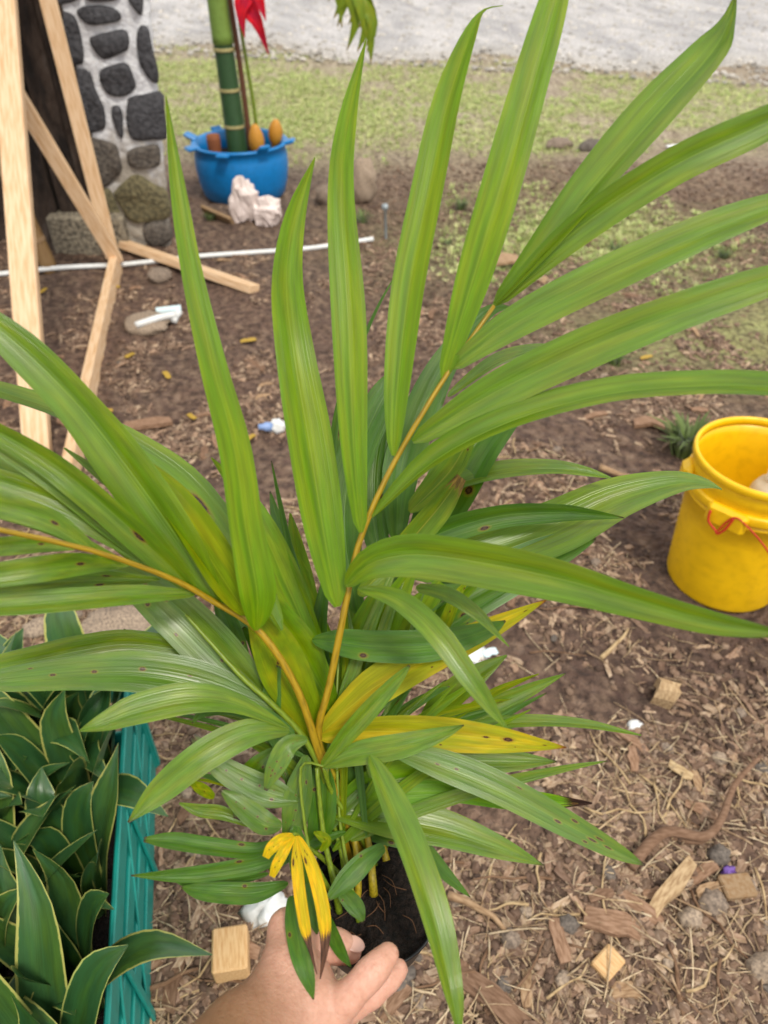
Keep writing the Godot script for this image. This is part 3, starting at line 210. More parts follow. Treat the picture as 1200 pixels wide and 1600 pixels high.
	[2, "bright", 0.46, [0.364,0.7997,0.4774], [-0.0553,0.833,-0.3877,0.0091,-0.0623,0.8593,-0.4228,0.0231,-0.0697,0.8863,-0.4585,0.0223,-0.0764,0.9082,-0.49,0.0119,-0.0812,0.919,-0.5121,0.0016]],
]
const STEMS := [
	[0.003, [-0.0209,0.7574,-0.2534,-0.0189,0.7703,-0.2603,-0.0209,0.7873,-0.2784,-0.0264,0.8118,-0.3055,-0.0377,0.8536,-0.3275]],
	[0.0034, [-0.0076,0.7656,-0.2563,-0.0085,0.777,-0.2633,-0.0106,0.7824,-0.2809,-0.0195,0.81,-0.3171,-0.0273,0.8503,-0.3639]],
	[0.003, [0.0019,0.772,-0.2786,-0.002,0.7801,-0.292,-0.0074,0.8017,-0.3166,-0.0149,0.8503,-0.3639,-0.0202,0.8883,-0.4089]],
	[0.0028, [-0.0327,0.7631,-0.2451,-0.0361,0.7842,-0.2563,-0.044,0.8126,-0.2801,-0.0482,0.8526,-0.3071]],
	[0.0022, [-0.0285,0.7618,-0.257,-0.0306,0.7886,-0.273,-0.0377,0.8103,-0.2912,-0.0417,0.8481,-0.3099]],
	[0.0018, [-0.0185,0.763,-0.2384,-0.0222,0.7771,-0.2503,-0.028,0.7935,-0.2706,-0.0339,0.8211,-0.3003,-0.0355,0.8669,-0.3518,-0.0342,0.8885,-0.383]],
	[0.0016, [-0.0394,0.77,-0.2444,-0.0478,0.7978,-0.2546,-0.0555,0.8222,-0.2751,-0.0591,0.8571,-0.3044,-0.0428,0.8626,-0.3025]],
]
const PILLAR := [-1.2259,-0.9779,-3.5]
const STONES := [
	["basalt", [-1.1607,0.9251,-1.1221,0.9329,-1.0379,0.9277,-1.0064,0.9044,-1.0233,0.8835,-1.0812,0.873,-1.1374,0.8704,-1.1637,0.8888,-1.1762,0.9122]],
	["basalt", [-1.2674,0.9148,-1.1959,0.907,-1.1814,0.8677,-1.1816,0.7925,-1.1895,0.7484,-1.2081,0.7373,-1.2477,0.7317,-1.2803,0.7289,-1.2811,0.8196]],
	["basalt", [-1.121,0.8358,-1.0235,0.8545,-0.9959,0.8385,-1.0025,0.7925,-1.0482,0.7706,-1.1025,0.754,-1.1303,0.7706,-1.1498,0.8196]],
	["basalt", [-0.9402,0.8677,-0.9144,0.8571,-0.9113,0.7925,-0.9029,0.7205,-0.912,0.6722,-0.9393,0.6808,-0.9635,0.7205,-0.9713,0.7761,-0.9622,0.8358]],
	["basalt", [-1.123,0.7205,-1.0816,0.7345,-1.0231,0.7401,-1.0065,0.6979,-1.0052,0.6578,-1.0405,0.6287,-1.0814,0.62,-1.1185,0.6287,-1.1377,0.6578,-1.1412,0.6979]],
	["basalt", [-1.2679,0.7035,-1.1812,0.7177,-1.17,0.6578,-1.1528,0.5934,-1.1549,0.5274,-1.1754,0.4967,-1.2318,0.4844,-1.287,0.4782,-1.2757,0.5994]],
	["basalt", [-1.1161,0.5815,-1.0853,0.5875,-1.08,0.5516,-1.0939,0.472,-1.1074,0.472,-1.1218,0.5274]],
	["basalt", [-1.0364,0.617,-0.9754,0.6287,-0.9028,0.6346,-0.906,0.5636,-0.9139,0.4657,-0.9688,0.4595,-1.0239,0.4532,-1.0617,0.4657,-1.0687,0.5274,-1.0512,0.5934]],
	["basalt", [-1.2715,0.966,-1.1491,0.9711,-1.1731,0.9482,-1.2434,0.9354,-1.2725,0.9406]],
	["basalt", [-1.1224,0.9812,-1.0017,0.9812,-1.0143,0.9518,-1.1184,0.9482]],
	["basalt", [-0.9676,0.9711,-0.9152,0.9761,-0.9297,0.9044,-0.953,0.9251]],
	["basalt_brown", [-1.2521,0.4564,-1.1466,0.4469,-1.1285,0.4217,-1.1299,0.3378,-1.1648,0.3048,-1.2227,0.2646,-1.2672,0.3114]],
	["basalt_brown", [-1.0865,0.4121,-1.0283,0.4312,-0.9567,0.4343,-0.9643,0.3574,-1.0184,0.3443,-1.0734,0.3443,-1.0954,0.3704]],
	["basalt_brown", [-1.0763,0.1048,-1.0059,0.1155,-0.9647,0.1048,-0.9703,0.0322,-1.0562,0.0026,-1.0914,0.0469]],
	["basalt_moss", [-1.1768,0.2511,-1.0865,0.3147,-1.04,0.3048,-0.9909,0.2714,-0.9539,0.2443,-0.9584,0.1404,-1.034,0.1191,-1.1288,0.1119,-1.1653,0.1755,-1.1849,0.2307]],
	["basalt_moss", [-1.2555,0.2443,-1.197,0.2545,-1.1795,0.1755,-1.1576,0.1119,-1.1854,0.0832,-1.236,0.0832,-1.2505,0.1755]],
]
const TIMBER := [[-1.2121,0,-3.3789,-1.2491,1.8327,-3.3789], [-1.0162,0,-1.8372,-1.2871,1.5828,-3.4584], [-1.1555,0.0287,-3.2644,-1.3298,0.9332,-2.956], [-1.1659,0.02,-3.286,-0.8838,0.02,-1.7192]]
const TROLL := [0.35, 0.3, 0.25, 0.1]
const LOOSE := [-1.4297,0.03,-3.6429,-0.5262,0.02,-2.9954]
const TUB := [-0.7433,0,-4.2734,0.2417]
const BAG := [-0.6457,0,-3.8386]
const BUCKET := [0.838,0,-1.375]
const POT := [-0.0079,0.7727,-0.2532,0.0505,-2]
const BONES := [
	[-0.1255,0.8543,-0.067,0.041,-0.0989,0.8196,-0.1228,0.034],
	[-0.0989,0.8196,-0.1228,0.034,-0.0832,0.8025,-0.1515,0.0295],
	[-0.0832,0.8025,-0.1515,0.0295,-0.0659,0.7962,-0.1776,0.0225],
	[-0.0832,0.8025,-0.1515,0.0295,-0.0524,0.7932,-0.1685,0.0195],
	[-0.0659,0.7962,-0.1776,0.0225,-0.0615,0.7999,-0.1937,0.0185],
	[-0.0615,0.7999,-0.1937,0.0185,-0.0648,0.7988,-0.2189,0.013],
	[-0.0648,0.7988,-0.2189,0.013,-0.0415,0.7851,-0.2153,0.0108],
	[-0.0415,0.7851,-0.2153,0.0108,-0.0319,0.7824,-0.2143,0.0106],
	[-0.0319,0.7824,-0.2143,0.0106,-0.0237,0.7793,-0.213,0.0088],
	[-0.0659,0.7962,-0.1776,0.0225,-0.0489,0.7938,-0.1769,0.02],
	[-0.0524,0.7932,-0.1685,0.0195,-0.0417,0.7904,-0.1701,0.0165],
	[-0.0489,0.7938,-0.1769,0.02,-0.0417,0.7904,-0.1701,0.0165],
	[-0.0615,0.7999,-0.1937,0.0185,-0.0499,0.7924,-0.1888,0.0155],
	[-0.0489,0.7938,-0.1769,0.02,-0.0499,0.7924,-0.1888,0.0155],
	[-0.0417,0.7904,-0.1701,0.0165,-0.0316,0.7935,-0.1727,0.0115],
	[-0.0316,0.7935,-0.1727,0.0115,-0.023,0.8028,-0.1765,0.0098],
	[-0.023,0.8028,-0.1765,0.0098,-0.0145,0.8103,-0.1816,0.0084],
	[-0.0145,0.8103,-0.1816,0.0084,-0.0089,0.8131,-0.1865,0.009],
	[-0.0089,0.8131,-0.1865,0.009,-0.0032,0.8144,-0.1916,0.008],
	[-0.0032,0.8144,-0.1916,0.008,0.0025,0.814,-0.1977,0.0074],
	[-0.0417,0.7904,-0.1701,0.0165,-0.0325,0.7738,-0.1744,0.011],
	[-0.0325,0.7738,-0.1744,0.011,-0.0083,0.7859,-0.1846,0.0086],
	[-0.0083,0.7859,-0.1846,0.0086,0.0025,0.788,-0.1929,0.0082],
	[0.0025,0.788,-0.1929,0.0082,0.0089,0.7867,-0.1984,0.0072],
	[-0.0499,0.7924,-0.1888,0.0155,-0.0394,0.7594,-0.1806,0.011],
	[-0.0394,0.7594,-0.1806,0.011,-0.0175,0.759,-0.1934,0.008],
	[-0.0175,0.759,-0.1934,0.008,0,0.7586,-0.2022,0.0072],
	[-0.0394,0.7594,-0.1806,0.011,-0.0438,0.7491,-0.1876,0.01],
	[-0.0438,0.7491,-0.1876,0.01,-0.0248,0.7407,-0.2002,0.0074],
	[-0.0248,0.7407,-0.2002,0.0074,-0.0068,0.7399,-0.2086,0.0066],
	[-0.0417,0.7904,-0.1701,0.0165,-0.0394,0.7594,-0.1806,0.011],
]
const ARM_BOX := [-0.1865,0.7133,-0.2519,0.2226,0.202,0.2459]
const WRIST := [-0.0659,0.7962,-0.1776,-0.0499,0.7924,-0.1888]
const NAIL := [-0.0201,0.7864,-0.2144,0.0516,-0.2235,-0.9733,0.3277,0.9245,-0.1949,0.9434,-0.3089,0.1209]
const WEEDS := [
	["grass clump beside the yellow bucket", 0.9047,-1.8921,0.13,120],
	["grass clump left of the yellow bucket rim, further back", 0.8087,-2.4127,0.07,50],
	["low weed at the foot of the stone pillar", -1.2061,-3.6259,0.08,30],
	["weed beside the small iron stake", -0.1093,-3.7945,0.08,30],
	["weed clump among the dry leaves at right", 0.2964,-3.5459,0.05,20],
	["grass tuft at the left foot of the blue tub", -0.8505,-3.8386,0.06,50],
	["broad low weed right of the iron stake", 0.3884,-3.9755,0.07,60],
	["weed clump behind the tan cardboard", 0.803,-3.3936,0.06,60],
	["weed clump right of the tan cardboard", 1.0496,-3.4685,0.06,60],
	["weed clump near the right edge behind the fronds", 1.52,-3.3936,0.06,50],
]

var mats := {}
var used := {}
var hn := FastNoiseLite.new()
var hn2 := FastNoiseLite.new()
var cn := FastNoiseLite.new()
var rng := RandomNumberGenerator.new()

func _ready() -> void:
	rng.seed = 4711
	# ---- camera
	var cam := Camera3D.new()
	cam.name = "camera"
	cam.position = Vector3(0, 1.35, 0)
	cam.rotation_degrees = Vector3(-40, 0, 0)
	cam.near = 0.02
	cam.far = 400.0
	var lens := CameraAttributesPhysical.new()
	lens.frustum_focal_length = 5.6
	lens.exposure_aperture = 1.6
	lens.frustum_focus_distance = 0.66
	lens.frustum_near = 0.02
	lens.frustum_far = 400.0
	cam.attributes = lens
	cam.fov = 66.99
	add_child(cam)
	cam.current = true
	# ---- sky, sun, exposure
	var we := WorldEnvironment.new()
	we.name = "world_environment"
	var env := Environment.new()
	env.background_mode = Environment.BG_SKY
	var sky := Sky.new()
	var sm := ProceduralSkyMaterial.new()
	sm.sky_top_color = Color(0.85, 0.85, 0.85)
	sm.sky_horizon_color = Color(0.93, 0.92, 0.91)
	sm.sky_curve = 0.2
	sm.ground_bottom_color = Color(0.3, 0.27, 0.24)
	sm.ground_horizon_color = Color(0.6, 0.6, 0.58)
	sky.sky_material = sm
	env.sky = sky
	env.tonemap_mode = Environment.TONE_MAPPER_LINEAR
	env.tonemap_exposure = 1.72
	env.sdfgi_enabled = true
	env.ssao_enabled = true
	env.ssil_enabled = true
	we.environment = env
	add_child(we)
	var sun := DirectionalLight3D.new()
	sun.name = "sun"
	sun.light_energy = 0.5
	sun.light_angular_distance = 12.0
	sun.light_color = Color(1.0, 0.97, 0.92)
	sun.shadow_enabled = true
	sun.rotation_degrees = Vector3(-58, 28, 0)
	add_child(sun)

	hn.seed = 11; hn.frequency = 1.1; hn.fractal_octaves = 4
	hn2.seed = 5; hn2.frequency = 9.0; hn2.fractal_octaves = 3
	cn.seed = 23; cn.frequency = 0.9; cn.fractal_octaves = 5
	make_materials()
	ground()
	road()
	wall_and_pillar()
	timber_frame()
	blue_tub()
	bucket()
	crate_and_agaves()
	potted_palm()
	arm()
	litter()
	grass()

# ------------------------------------------------------------------ helpers
func numbered(called: String) -> String:
	var n: int = used.get(called, -1) + 1
	used[called] = n
	return called if n == 0 else "%s_%03d" % [called, n]

func thing(called: String, label: String, category: String, at := Vector3.ZERO, group := "") -> Node3D:
	var o := Node3D.new()
	o.name = numbered(called)
	add_child(o)
	o.position = at
	tag(o, label, category, group)
	return o

func tag(o: Node, label: String, category: String, group := "", kind := "") -> void:
	if label: o.set_meta("label", label)
	if category: o.set_meta("category", category)
	if group: o.set_meta("group", group)
	if kind: o.set_meta("kind", kind)

func part(called: String, mesh: Mesh, m: Material, parent: Node3D, at := Vector3.ZERO) -> MeshInstance3D:
	var o := MeshInstance3D.new()
	o.name = called if parent != self else numbered(called)
	o.mesh = mesh
	o.material_override = m
	o.position = at
	parent.add_child(o, true)
	return o

func vecs(a: Array, o := Vector3.ZERO) -> PackedVector3Array:
	var r := PackedVector3Array()
	for i in range(0, a.size(), 3): r.append(Vector3(a[i], a[i + 1], a[i + 2]) - o)
	return r

func crom(p0, p1, p2, p3, t: float):
	return 0.5 * ((2.0 * p1) + (p2 - p0) * t + (2.0 * p0 - 5.0 * p1 + 4.0 * p2 - p3) * t * t + (3.0 * p1 - p0 - 3.0 * p2 + p3) * t * t * t)

func along(p, t: float):          # smooth curve through the points of p
	var n: int = p.size() - 1
	var f := clampf(t, 0.0, 1.0) * n
	var i := mini(int(f), n - 1)
	return crom(p[maxi(i - 1, 0)], p[i], p[i + 1], p[mini(i + 2, n)], f - i)

func gy(x: float, z: float) -> float:
	var far := clampf((absf(z) - 4.5) / 4.0, 0.0, 1.0)
	return hn.get_noise_2d(x, z) * 0.03 * (1.0 - 0.5 * far) + hn2.get_noise_2d(x, z) * 0.012 * (1.0 - far)

func tube(pts: PackedVector3Array, r0: float, r1: float, sides := 8, segs := 14) -> ArrayMesh:
	var st := SurfaceTool.new()
	st.begin(Mesh.PRIMITIVE_TRIANGLES)
	var side := Vector3.ZERO
	for i in segs + 1:
		var t := float(i) / segs
		var c: Vector3 = along(pts, t)
		var d: Vector3 = (along(pts, minf(t + 0.02, 1.0)) - along(pts, maxf(t - 0.02, 0.0))).normalized()
		if i == 0: side = d.cross(Vector3(0.31, 0.2, 0.9)).normalized()
		side = (side - d * side.dot(d)).normalized()
		var up := side.cross(d)
		var r := lerpf(r0, r1, t)
		for k in sides + 1:
			var a := TAU * k / sides
			st.set_uv(Vector2(float(k) / sides, t))
			st.add_vertex(c + (side * cos(a) + up * sin(a)) * r)
	for i in segs:
		for k in sides:
			var a := i * (sides + 1) + k
			for q in [a, a + 1, a + sides + 1, a + 1, a + sides + 2, a + sides + 1]: st.add_index(q)
	for e in [0, segs]:
		var base: int = e * (sides + 1)
		for k in range(1, sides - 1):
			for q in ([base, base + k + 1, base + k] if e == 0 else [base, base + k, base + k + 1]): st.add_index(q)
	st.generate_normals()
	return st.commit()

func lathe(prof: Array, sides := 48, squash := 0.0, wob := 0.0) -> ArrayMesh:   # prof: [r, y] pairs
	var st := SurfaceTool.new()
	st.begin(Mesh.PRIMITIVE_TRIANGLES)
	for j in prof.size():
		for k in sides + 1:
			var a := TAU * k / sides
			var w := 1.0 + wob * sin(a * 3.0 + 0.7) + squash * cos(2.0 * a)
			st.set_uv(Vector2(float(k) / sides, float(j) / (prof.size() - 1)))
			st.add_vertex(Vector3(cos(a) * prof[j][0] * w, prof[j][1], sin(a) * prof[j][0] * w))
	for j in prof.size() - 1:
		for k in sides:
			var a := j * (sides + 1) + k
			for q in [a, a + sides + 1, a + 1, a + 1, a + sides + 1, a + sides + 2]: st.add_index(q)
	st.generate_normals()
	return st.commit()

func chamfer_box(s: Vector3, c: float) -> ArrayMesh:     # bevelled block centred on the origin
	var h := s * 0.5
	var st := SurfaceTool.new()
	st.begin(Mesh.PRIMITIVE_TRIANGLES)
	var ax := [Vector3.RIGHT, Vector3.UP, Vector3.BACK]
	var quads := []
	for i in 3:
		var u: Vector3 = ax[(i + 1) % 3]
		var v: Vector3 = ax[(i + 2) % 3]
		var n: Vector3 = ax[i]
		var hu := absf(h.dot(u)); var hv := absf(h.dot(v)); var hh := absf(h.dot(n))
		for sg in [-1.0, 1.0]:
			quads.append([n * hh * sg + u * (hu - c) + v * (hv - c), n * hh * sg - u * (hu - c) + v * (hv - c), n * hh * sg - u * (hu - c) - v * (hv - c), n * hh * sg + u * (hu - c) - v * (hv - c), n * sg])
		for su in [-1.0, 1.0]:
			for sv in [-1.0, 1.0]:
				quads.append([n * (hh - c) + u * hu * su + v * (hv - c) * sv, n * (hh - c) + u * (hu - c) * su + v * hv * sv, -n * (hh - c) + u * (hu - c) * su + v * hv * sv, -n * (hh - c) + u * hu * su + v * (hv - c) * sv, (u * su + v * sv).normalized()])
	for q in quads:
		var nn: Vector3 = (q[1] - q[0]).cross(q[2] - q[0])
		var o: Array = [0, 1, 2, 0, 2, 3] if nn.dot(q[4]) < 0 else [0, 2, 1, 0, 3, 2]
		for k in o:
			st.set_normal(q[4])
			st.add_vertex(q[k])
	for sx in [-1.0, 1.0]:
		for sy in [-1.0, 1.0]:
			for sz in [-1.0, 1.0]:
				var p := [Vector3(h.x * sx, (h.y - c) * sy, (h.z - c) * sz), Vector3((h.x - c) * sx, h.y * sy, (h.z - c) * sz), Vector3((h.x - c) * sx, (h.y - c) * sy, h.z * sz)]
				var nn := Vector3(sx, sy, sz).normalized()
				var o: Array = [0, 1, 2] if (p[1] - p[0]).cross(p[2] - p[0]).dot(nn) < 0 else [0, 2, 1]
				for k in o:
					st.set_normal(nn)
					st.add_vertex(p[k])
	return st.commit()

func beam_basis(a: Vector3, b: Vector3, roll := 0.0) -> Transform3D:    # y along the beam
	var y := (b - a).normalized()
	var x := y.cross(Vector3(0, 0, 1)).normalized() if absf(y.z) < 0.95 else y.cross(Vector3(1, 0, 0)).normalized()
	var bs := Basis(x, y, x.cross(y)).rotated(y, roll)
	return Transform3D(bs, (a + b) * 0.5)

func slat(called: String, a: Vector3, b: Vector3, w: float, t: float, face: Vector3, m: Material, parent: Node3D) -> MeshInstance3D:   # flat side turned to face
	var y := (b - a).normalized()
	var z := (face - y * face.dot(y)).normalized()
	var o := part(called, chamfer_box(Vector3(w, a.distance_to(b), t), minf(0.002, t * 0.3)), m, parent)
	o.transform = Transform3D(Basis(y.cross(z), y, z), (a + b) * 0.5)
	return o

func beam(called: String, a: Vector3, b: Vector3, w: float, t: float, m: Material, parent: Node3D, roll := 0.0, c := 0.003) -> MeshInstance3D:
	var o := part(called, chamfer_box(Vector3(w, a.distance_to(b), t), c), m, parent)
	o.transform = beam_basis(a, b, roll)
	return o

func rock(r: Vector3, sd: int, rough := 0.3, n := 7, creased := false) -> ArrayMesh:
	var g := FastNoiseLite.new()
	g.seed = sd; g.frequency = 0.9
	var st := SurfaceTool.new()
	st.begin(Mesh.PRIMITIVE_TRIANGLES)
	var m := n * 2
	for j in n + 1:
		for i in m + 1:
			var th := PI * j / n
			var ph := TAU * (i % m) / m
			var d := Vector3(sin(th) * cos(ph), cos(th), sin(th) * sin(ph))
			var k := 1.0 + rough * g.get_noise_3dv(d * 1.6) * 1.6 + rough * 0.4 * g.get_noise_3dv(d * 5.0)
			if creased: k += 0.10 * g.get_noise_3dv(d * 60.0)
			st.add_vertex(d * k * r)
	for j in n:
		for i in m:
			var a := j * (m + 1) + i
			for q in [a, a + 1, a + m + 1, a + 1, a + m + 2, a + m + 1]: st.add_index(q)
	if creased:
		st.deindex()
		var src := st.commit_to_arrays()
		st.clear()
		st.begin(Mesh.PRIMITIVE_TRIANGLES)
		st.set_smooth_group(-1)
		for v in src[Mesh.ARRAY_VERTEX]: st.add_vertex(v)
	st.generate_normals()
	return st.commit()

func shard(l: float, w: float, h: float, sd: int) -> ArrayMesh:      # splintered flake of wood
	var g := RandomNumberGenerator.new()
	g.seed = sd
	var st := SurfaceTool.new()
	st.begin(Mesh.PRIMITIVE_TRIANGLES)
	st.set_smooth_group(-1)
	var top := []
	var n := 5
	for i in n:
		var t := float(i) / (n - 1)
		var ww := w * (0.55 + 0.45 * sin(PI * (0.15 + 0.75 * t))) * g.randf_range(0.75, 1.1)
		var bow := h * 0.8 * sin(PI * t)
		var off := g.randf_range(-0.12, 0.12) * w
		top.append([Vector3((t - 0.5) * l + g.randf_range(-0.05, 0.05) * l, bow, -ww * 0.5 + off), Vector3((t - 0.5) * l + g.randf_range(-0.05, 0.05) * l, bow + g.randf_range(-0.2, 0.2) * h, ww * 0.5 + off)])
	var dn := Vector3(0, -h, 0)
	for i in n - 1:
		var a: Vector3 = top[i][0]; var b: Vector3 = top[i][1]; var c: Vector3 = top[i + 1][0]; var d: Vector3 = top[i + 1][1]
		for q in [a, c, b, b, c, d, a + dn, b + dn, c + dn, b + dn, d + dn, c + dn, a, a + dn, c, c, a + dn, c + dn, b, d, b + dn, d, d + dn, b + dn]: st.add_vertex(q)
	for e in [0, n - 1]:
		var a: Vector3 = top[e][0]; var b: Vector3 = top[e][1]
		for q in ([a, b, a + dn, b, b + dn, a + dn] if e == 0 else [a, a + dn, b, b, a + dn, b + dn]): st.add_vertex(q)
	st.generate_normals()
	return st.commit()

# a leaf blade: centre line and widths, keeled along the midrib, ribbed lengthwise
func blade(pts: PackedVector3Array, ws: PackedFloat32Array, nrm: Vector3, fold: float, sd: int, segs := 24, cols := 8, rib := 0.018, broad := false) -> ArrayMesh:
	var st := SurfaceTool.new()
	st.begin(Mesh.PRIMITIVE_TRIANGLES)
	var ph := fmod(sd * 1.37, TAU)
	for i in segs + 1:
		var t := float(i) / segs
		var c: Vector3 = along(pts, t)
		var d: Vector3 = (along(pts, minf(t + 0.03, 1.0)) - along(pts, maxf(t - 0.03, 0.0))).normalized()
		var tw := nrm.rotated(d, 0.22 * sin(t * 2.2 + ph))
		var side := d.cross(tw).normalized()
		var n := side.cross(d).normalized()
		if n.dot(nrm) < 0.0: n = -n
		var w: float = maxf(along(ws, t), 0.0004) * 0.5 * (1.0 if broad else smoothstep(-0.035, 0.05, t))
		for k in cols + 1:
			var u := 2.0 * k / cols - 1.0
			var up := fold * absf(u) * w * (1.0 - 0.35 * absf(u)) + (rib * w if k % 2 == 1 else 0.0)
			up += sin(t * 11.0 + ph + u * 1.5) * 0.05 * w * absf(u) * sin(PI * t)
			st.set_uv(Vector2(u * 0.5 + 0.5, t))
			st.add_vertex(c + side * u * w + n * up)
	for i in segs:
		for k in cols:
			var a := i * (cols + 1) + k
			for q in [a, a + cols + 1, a + 1, a + 1, a + cols + 1, a + cols + 2]: st.add_index(q)
	st.generate_normals()
	return st.commit()

# ------------------------------------------------------------------ materials
func mat(key: String, c: Color, rough: float, opts := {}) -> StandardMaterial3D:
	var m := StandardMaterial3D.new()
	m.resource_name = key
	m.albedo_color = c
	m.roughness = rough
	m.cull_mode = BaseMaterial3D.CULL_DISABLED
	for k in opts: m.set(k, opts[k])
	mats[key] = m
	return m

func noise_tex(freq: float, sd: int, stops: Array, size := 512, octaves := 5, kind := FastNoiseLite.TYPE_SIMPLEX_SMOOTH) -> ImageTexture:
	var n := FastNoiseLite.new()
	n.seed = sd; n.frequency = freq; n.fractal_octaves = octaves; n.noise_type = kind
	if kind == FastNoiseLite.TYPE_CELLULAR: n.cellular_return_type = FastNoiseLite.RETURN_CELL_VALUE
	var im := n.get_seamless_image(size, size)
	var g := Gradient.new()
	g.offsets = PackedFloat32Array(); g.colors = PackedColorArray()
	var off := PackedFloat32Array(); var col := PackedColorArray()
	for s in stops: off.append(s[0]); col.append(s[1])
	g.offsets = off; g.colors = col
	var o := Image.create(size, size, false, Image.FORMAT_RGB8)
	for y in size:
		for x in size: o.set_pixel(x, y, g.sample(im.get_pixel(x, y).r))
	return ImageTexture.create_from_image(o)

func grey_tex(freq: float, sd: int, size := 512, octaves := 5, kind := FastNoiseLite.TYPE_SIMPLEX_SMOOTH) -> ImageTexture:
	var n := FastNoiseLite.new()
	n.seed = sd; n.frequency = freq; n.fractal_octaves = octaves; n.noise_type = kind
	return ImageTexture.create_from_image(n.get_seamless_image(size, size))

func leaf_tex(base: Color, rib_col: Color, sd: int, spots: int, tip: float, tip_col: Color, margin := 0.0, margin_col := Color.WHITE) -> ImageTexture:
	var W := 128; var H := 640
	var im := Image.create(W, H, false, Image.FORMAT_RGB8)
	var n := FastNoiseLite.new()
	n.seed = sd; n.frequency = 1.0; n.fractal_octaves = 3
	for x in W:
		var u := (x + 0.5) / W
		var vein := 0.5 + 0.4 * n.get_noise_1d(u * 34.0 + sd) + 0.2 * n.get_noise_1d(u * 120.0)
		var rib := exp(-pow((u - 0.5) / 0.014, 2.0)) * 0.8
		for k in [0.14, 0.29, 0.71, 0.86]: rib += exp(-pow((u - k - 0.013 * (sd % 5)) / 0.009, 2.0)) * 0.13
		var edge := absf(u - 0.5) * 2.0
		for y in H:
			var v := (y + 0.5) / H
			var mottle := n.get_noise_2d(u * 4.0, v * 5.0 + 40.0)
			var streak := n.get_noise_2d(u * 46.0, v * 1.6)
			var c := base * (0.90 + 0.17 * vein + 0.12 * mottle + 0.07 * streak)
			c = c.lerp(c * Color(1.22, 1.06, 0.75), clampf(0.35 + 1.3 * n.get_noise_2d(u * 2.2 + 9.0, v * 3.0), 0.0, 1.0))
			c = c.lerp(rib_col, clampf(rib, 0.0, 0.75))
			if margin > 0.0 and edge > 1.0 - margin * (1.0 + 0.35 * n.get_noise_1d(v * 12.0)): c = margin_col * (0.92 + 0.16 * streak)
			var dry := v + 0.05 * n.get_noise_1d(u * 9.0 + 7.0) + 0.03 * streak + (0.03 if edge > 0.8 else 0.0)
			if tip < 1.0 and dry > tip: c = tip_col * (0.8 + 0.5 * mottle + 0.3 * streak)
			elif tip < 1.0 and dry > tip - 0.02: c = c.lerp(tip_col, 0.5)
			im.set_pixel(x, y, c)
	var g := RandomNumberGenerator.new()
	g.seed = sd
	for s in spots:
		var cx := g.randf_range(0.1, 0.9) * W; var cy := g.randf_range(0.12, 0.9) * H
		var rx := g.randf_range(2.0, 6.0) * (1.8 if s == 0 else 1.0); var ry := rx * g.randf_range(0.9, 1.9)
		for y in range(int(cy - ry * 2), int(cy + ry * 2)):
			for x in range(int(cx - rx * 2), int(cx + rx * 2)):
				if x < 0 or y < 0 or x >= W or y >= H: continue
				var q := Vector2((x - cx) / rx, (y - cy) / ry).length() + 0.25 * n.get_noise_2d(x * 0.3, y * 0.3)
				var c := im.get_pixel(x, y)
				if q < 0.45: c = Color(0.36, 0.24, 0.12)
				elif q < 0.85: c = Color(0.17, 0.08, 0.04)
				elif q < 1.15: c = c.lerp(Color(0.50, 0.32, 0.08), 0.75)
				elif q < 1.7: c = c.lerp(Color(0.55, 0.52, 0.12), 0.45)
				im.set_pixel(x, y, c)
	return ImageTexture.create_from_image(im)

func vein_height() -> ImageTexture:
	var W := 256; var H := 64
	var im := Image.create(W, H, false, Image.FORMAT_L8)
	var n := FastNoiseLite.new()
	n.seed = 3; n.frequency = 1.0
	for x in W:
		var u := (x + 0.5) / W
		var h := 0.5 + 0.3 * n.get_noise_1d(u * 60.0) + 0.2 * n.get_noise_1d(u * 160.0) - 0.4 * exp(-pow((u - 0.5) / 0.012, 2.0))
		for y in H: im.set_pixel(x, y, Color(h, h, h))
	return ImageTexture.create_from_image(im)

func leaf_mat(key: String, base: Color, rib_col: Color, sd: int, spots := 0, tip := 2.0, tip_col := Color.BLACK, rough := 0.42, through := 0.5, opts := {}) -> void:
	var m := mat(key, Color.WHITE, rough, {"texture_repeat": false})
	m.albedo_texture = leaf_tex(base, rib_col, sd, spots, tip, tip_col, opts.get("margin", 0.0), opts.get("margin_col", Color.WHITE))
	m.backlight_enabled = true
	m.backlight = Color(through, through, through)
	m.metallic_specular = opts.get("spec", 0.34)
	m.heightmap_enabled = true
	m.heightmap_texture = mats.veins
	m.heightmap_scale = 0.035

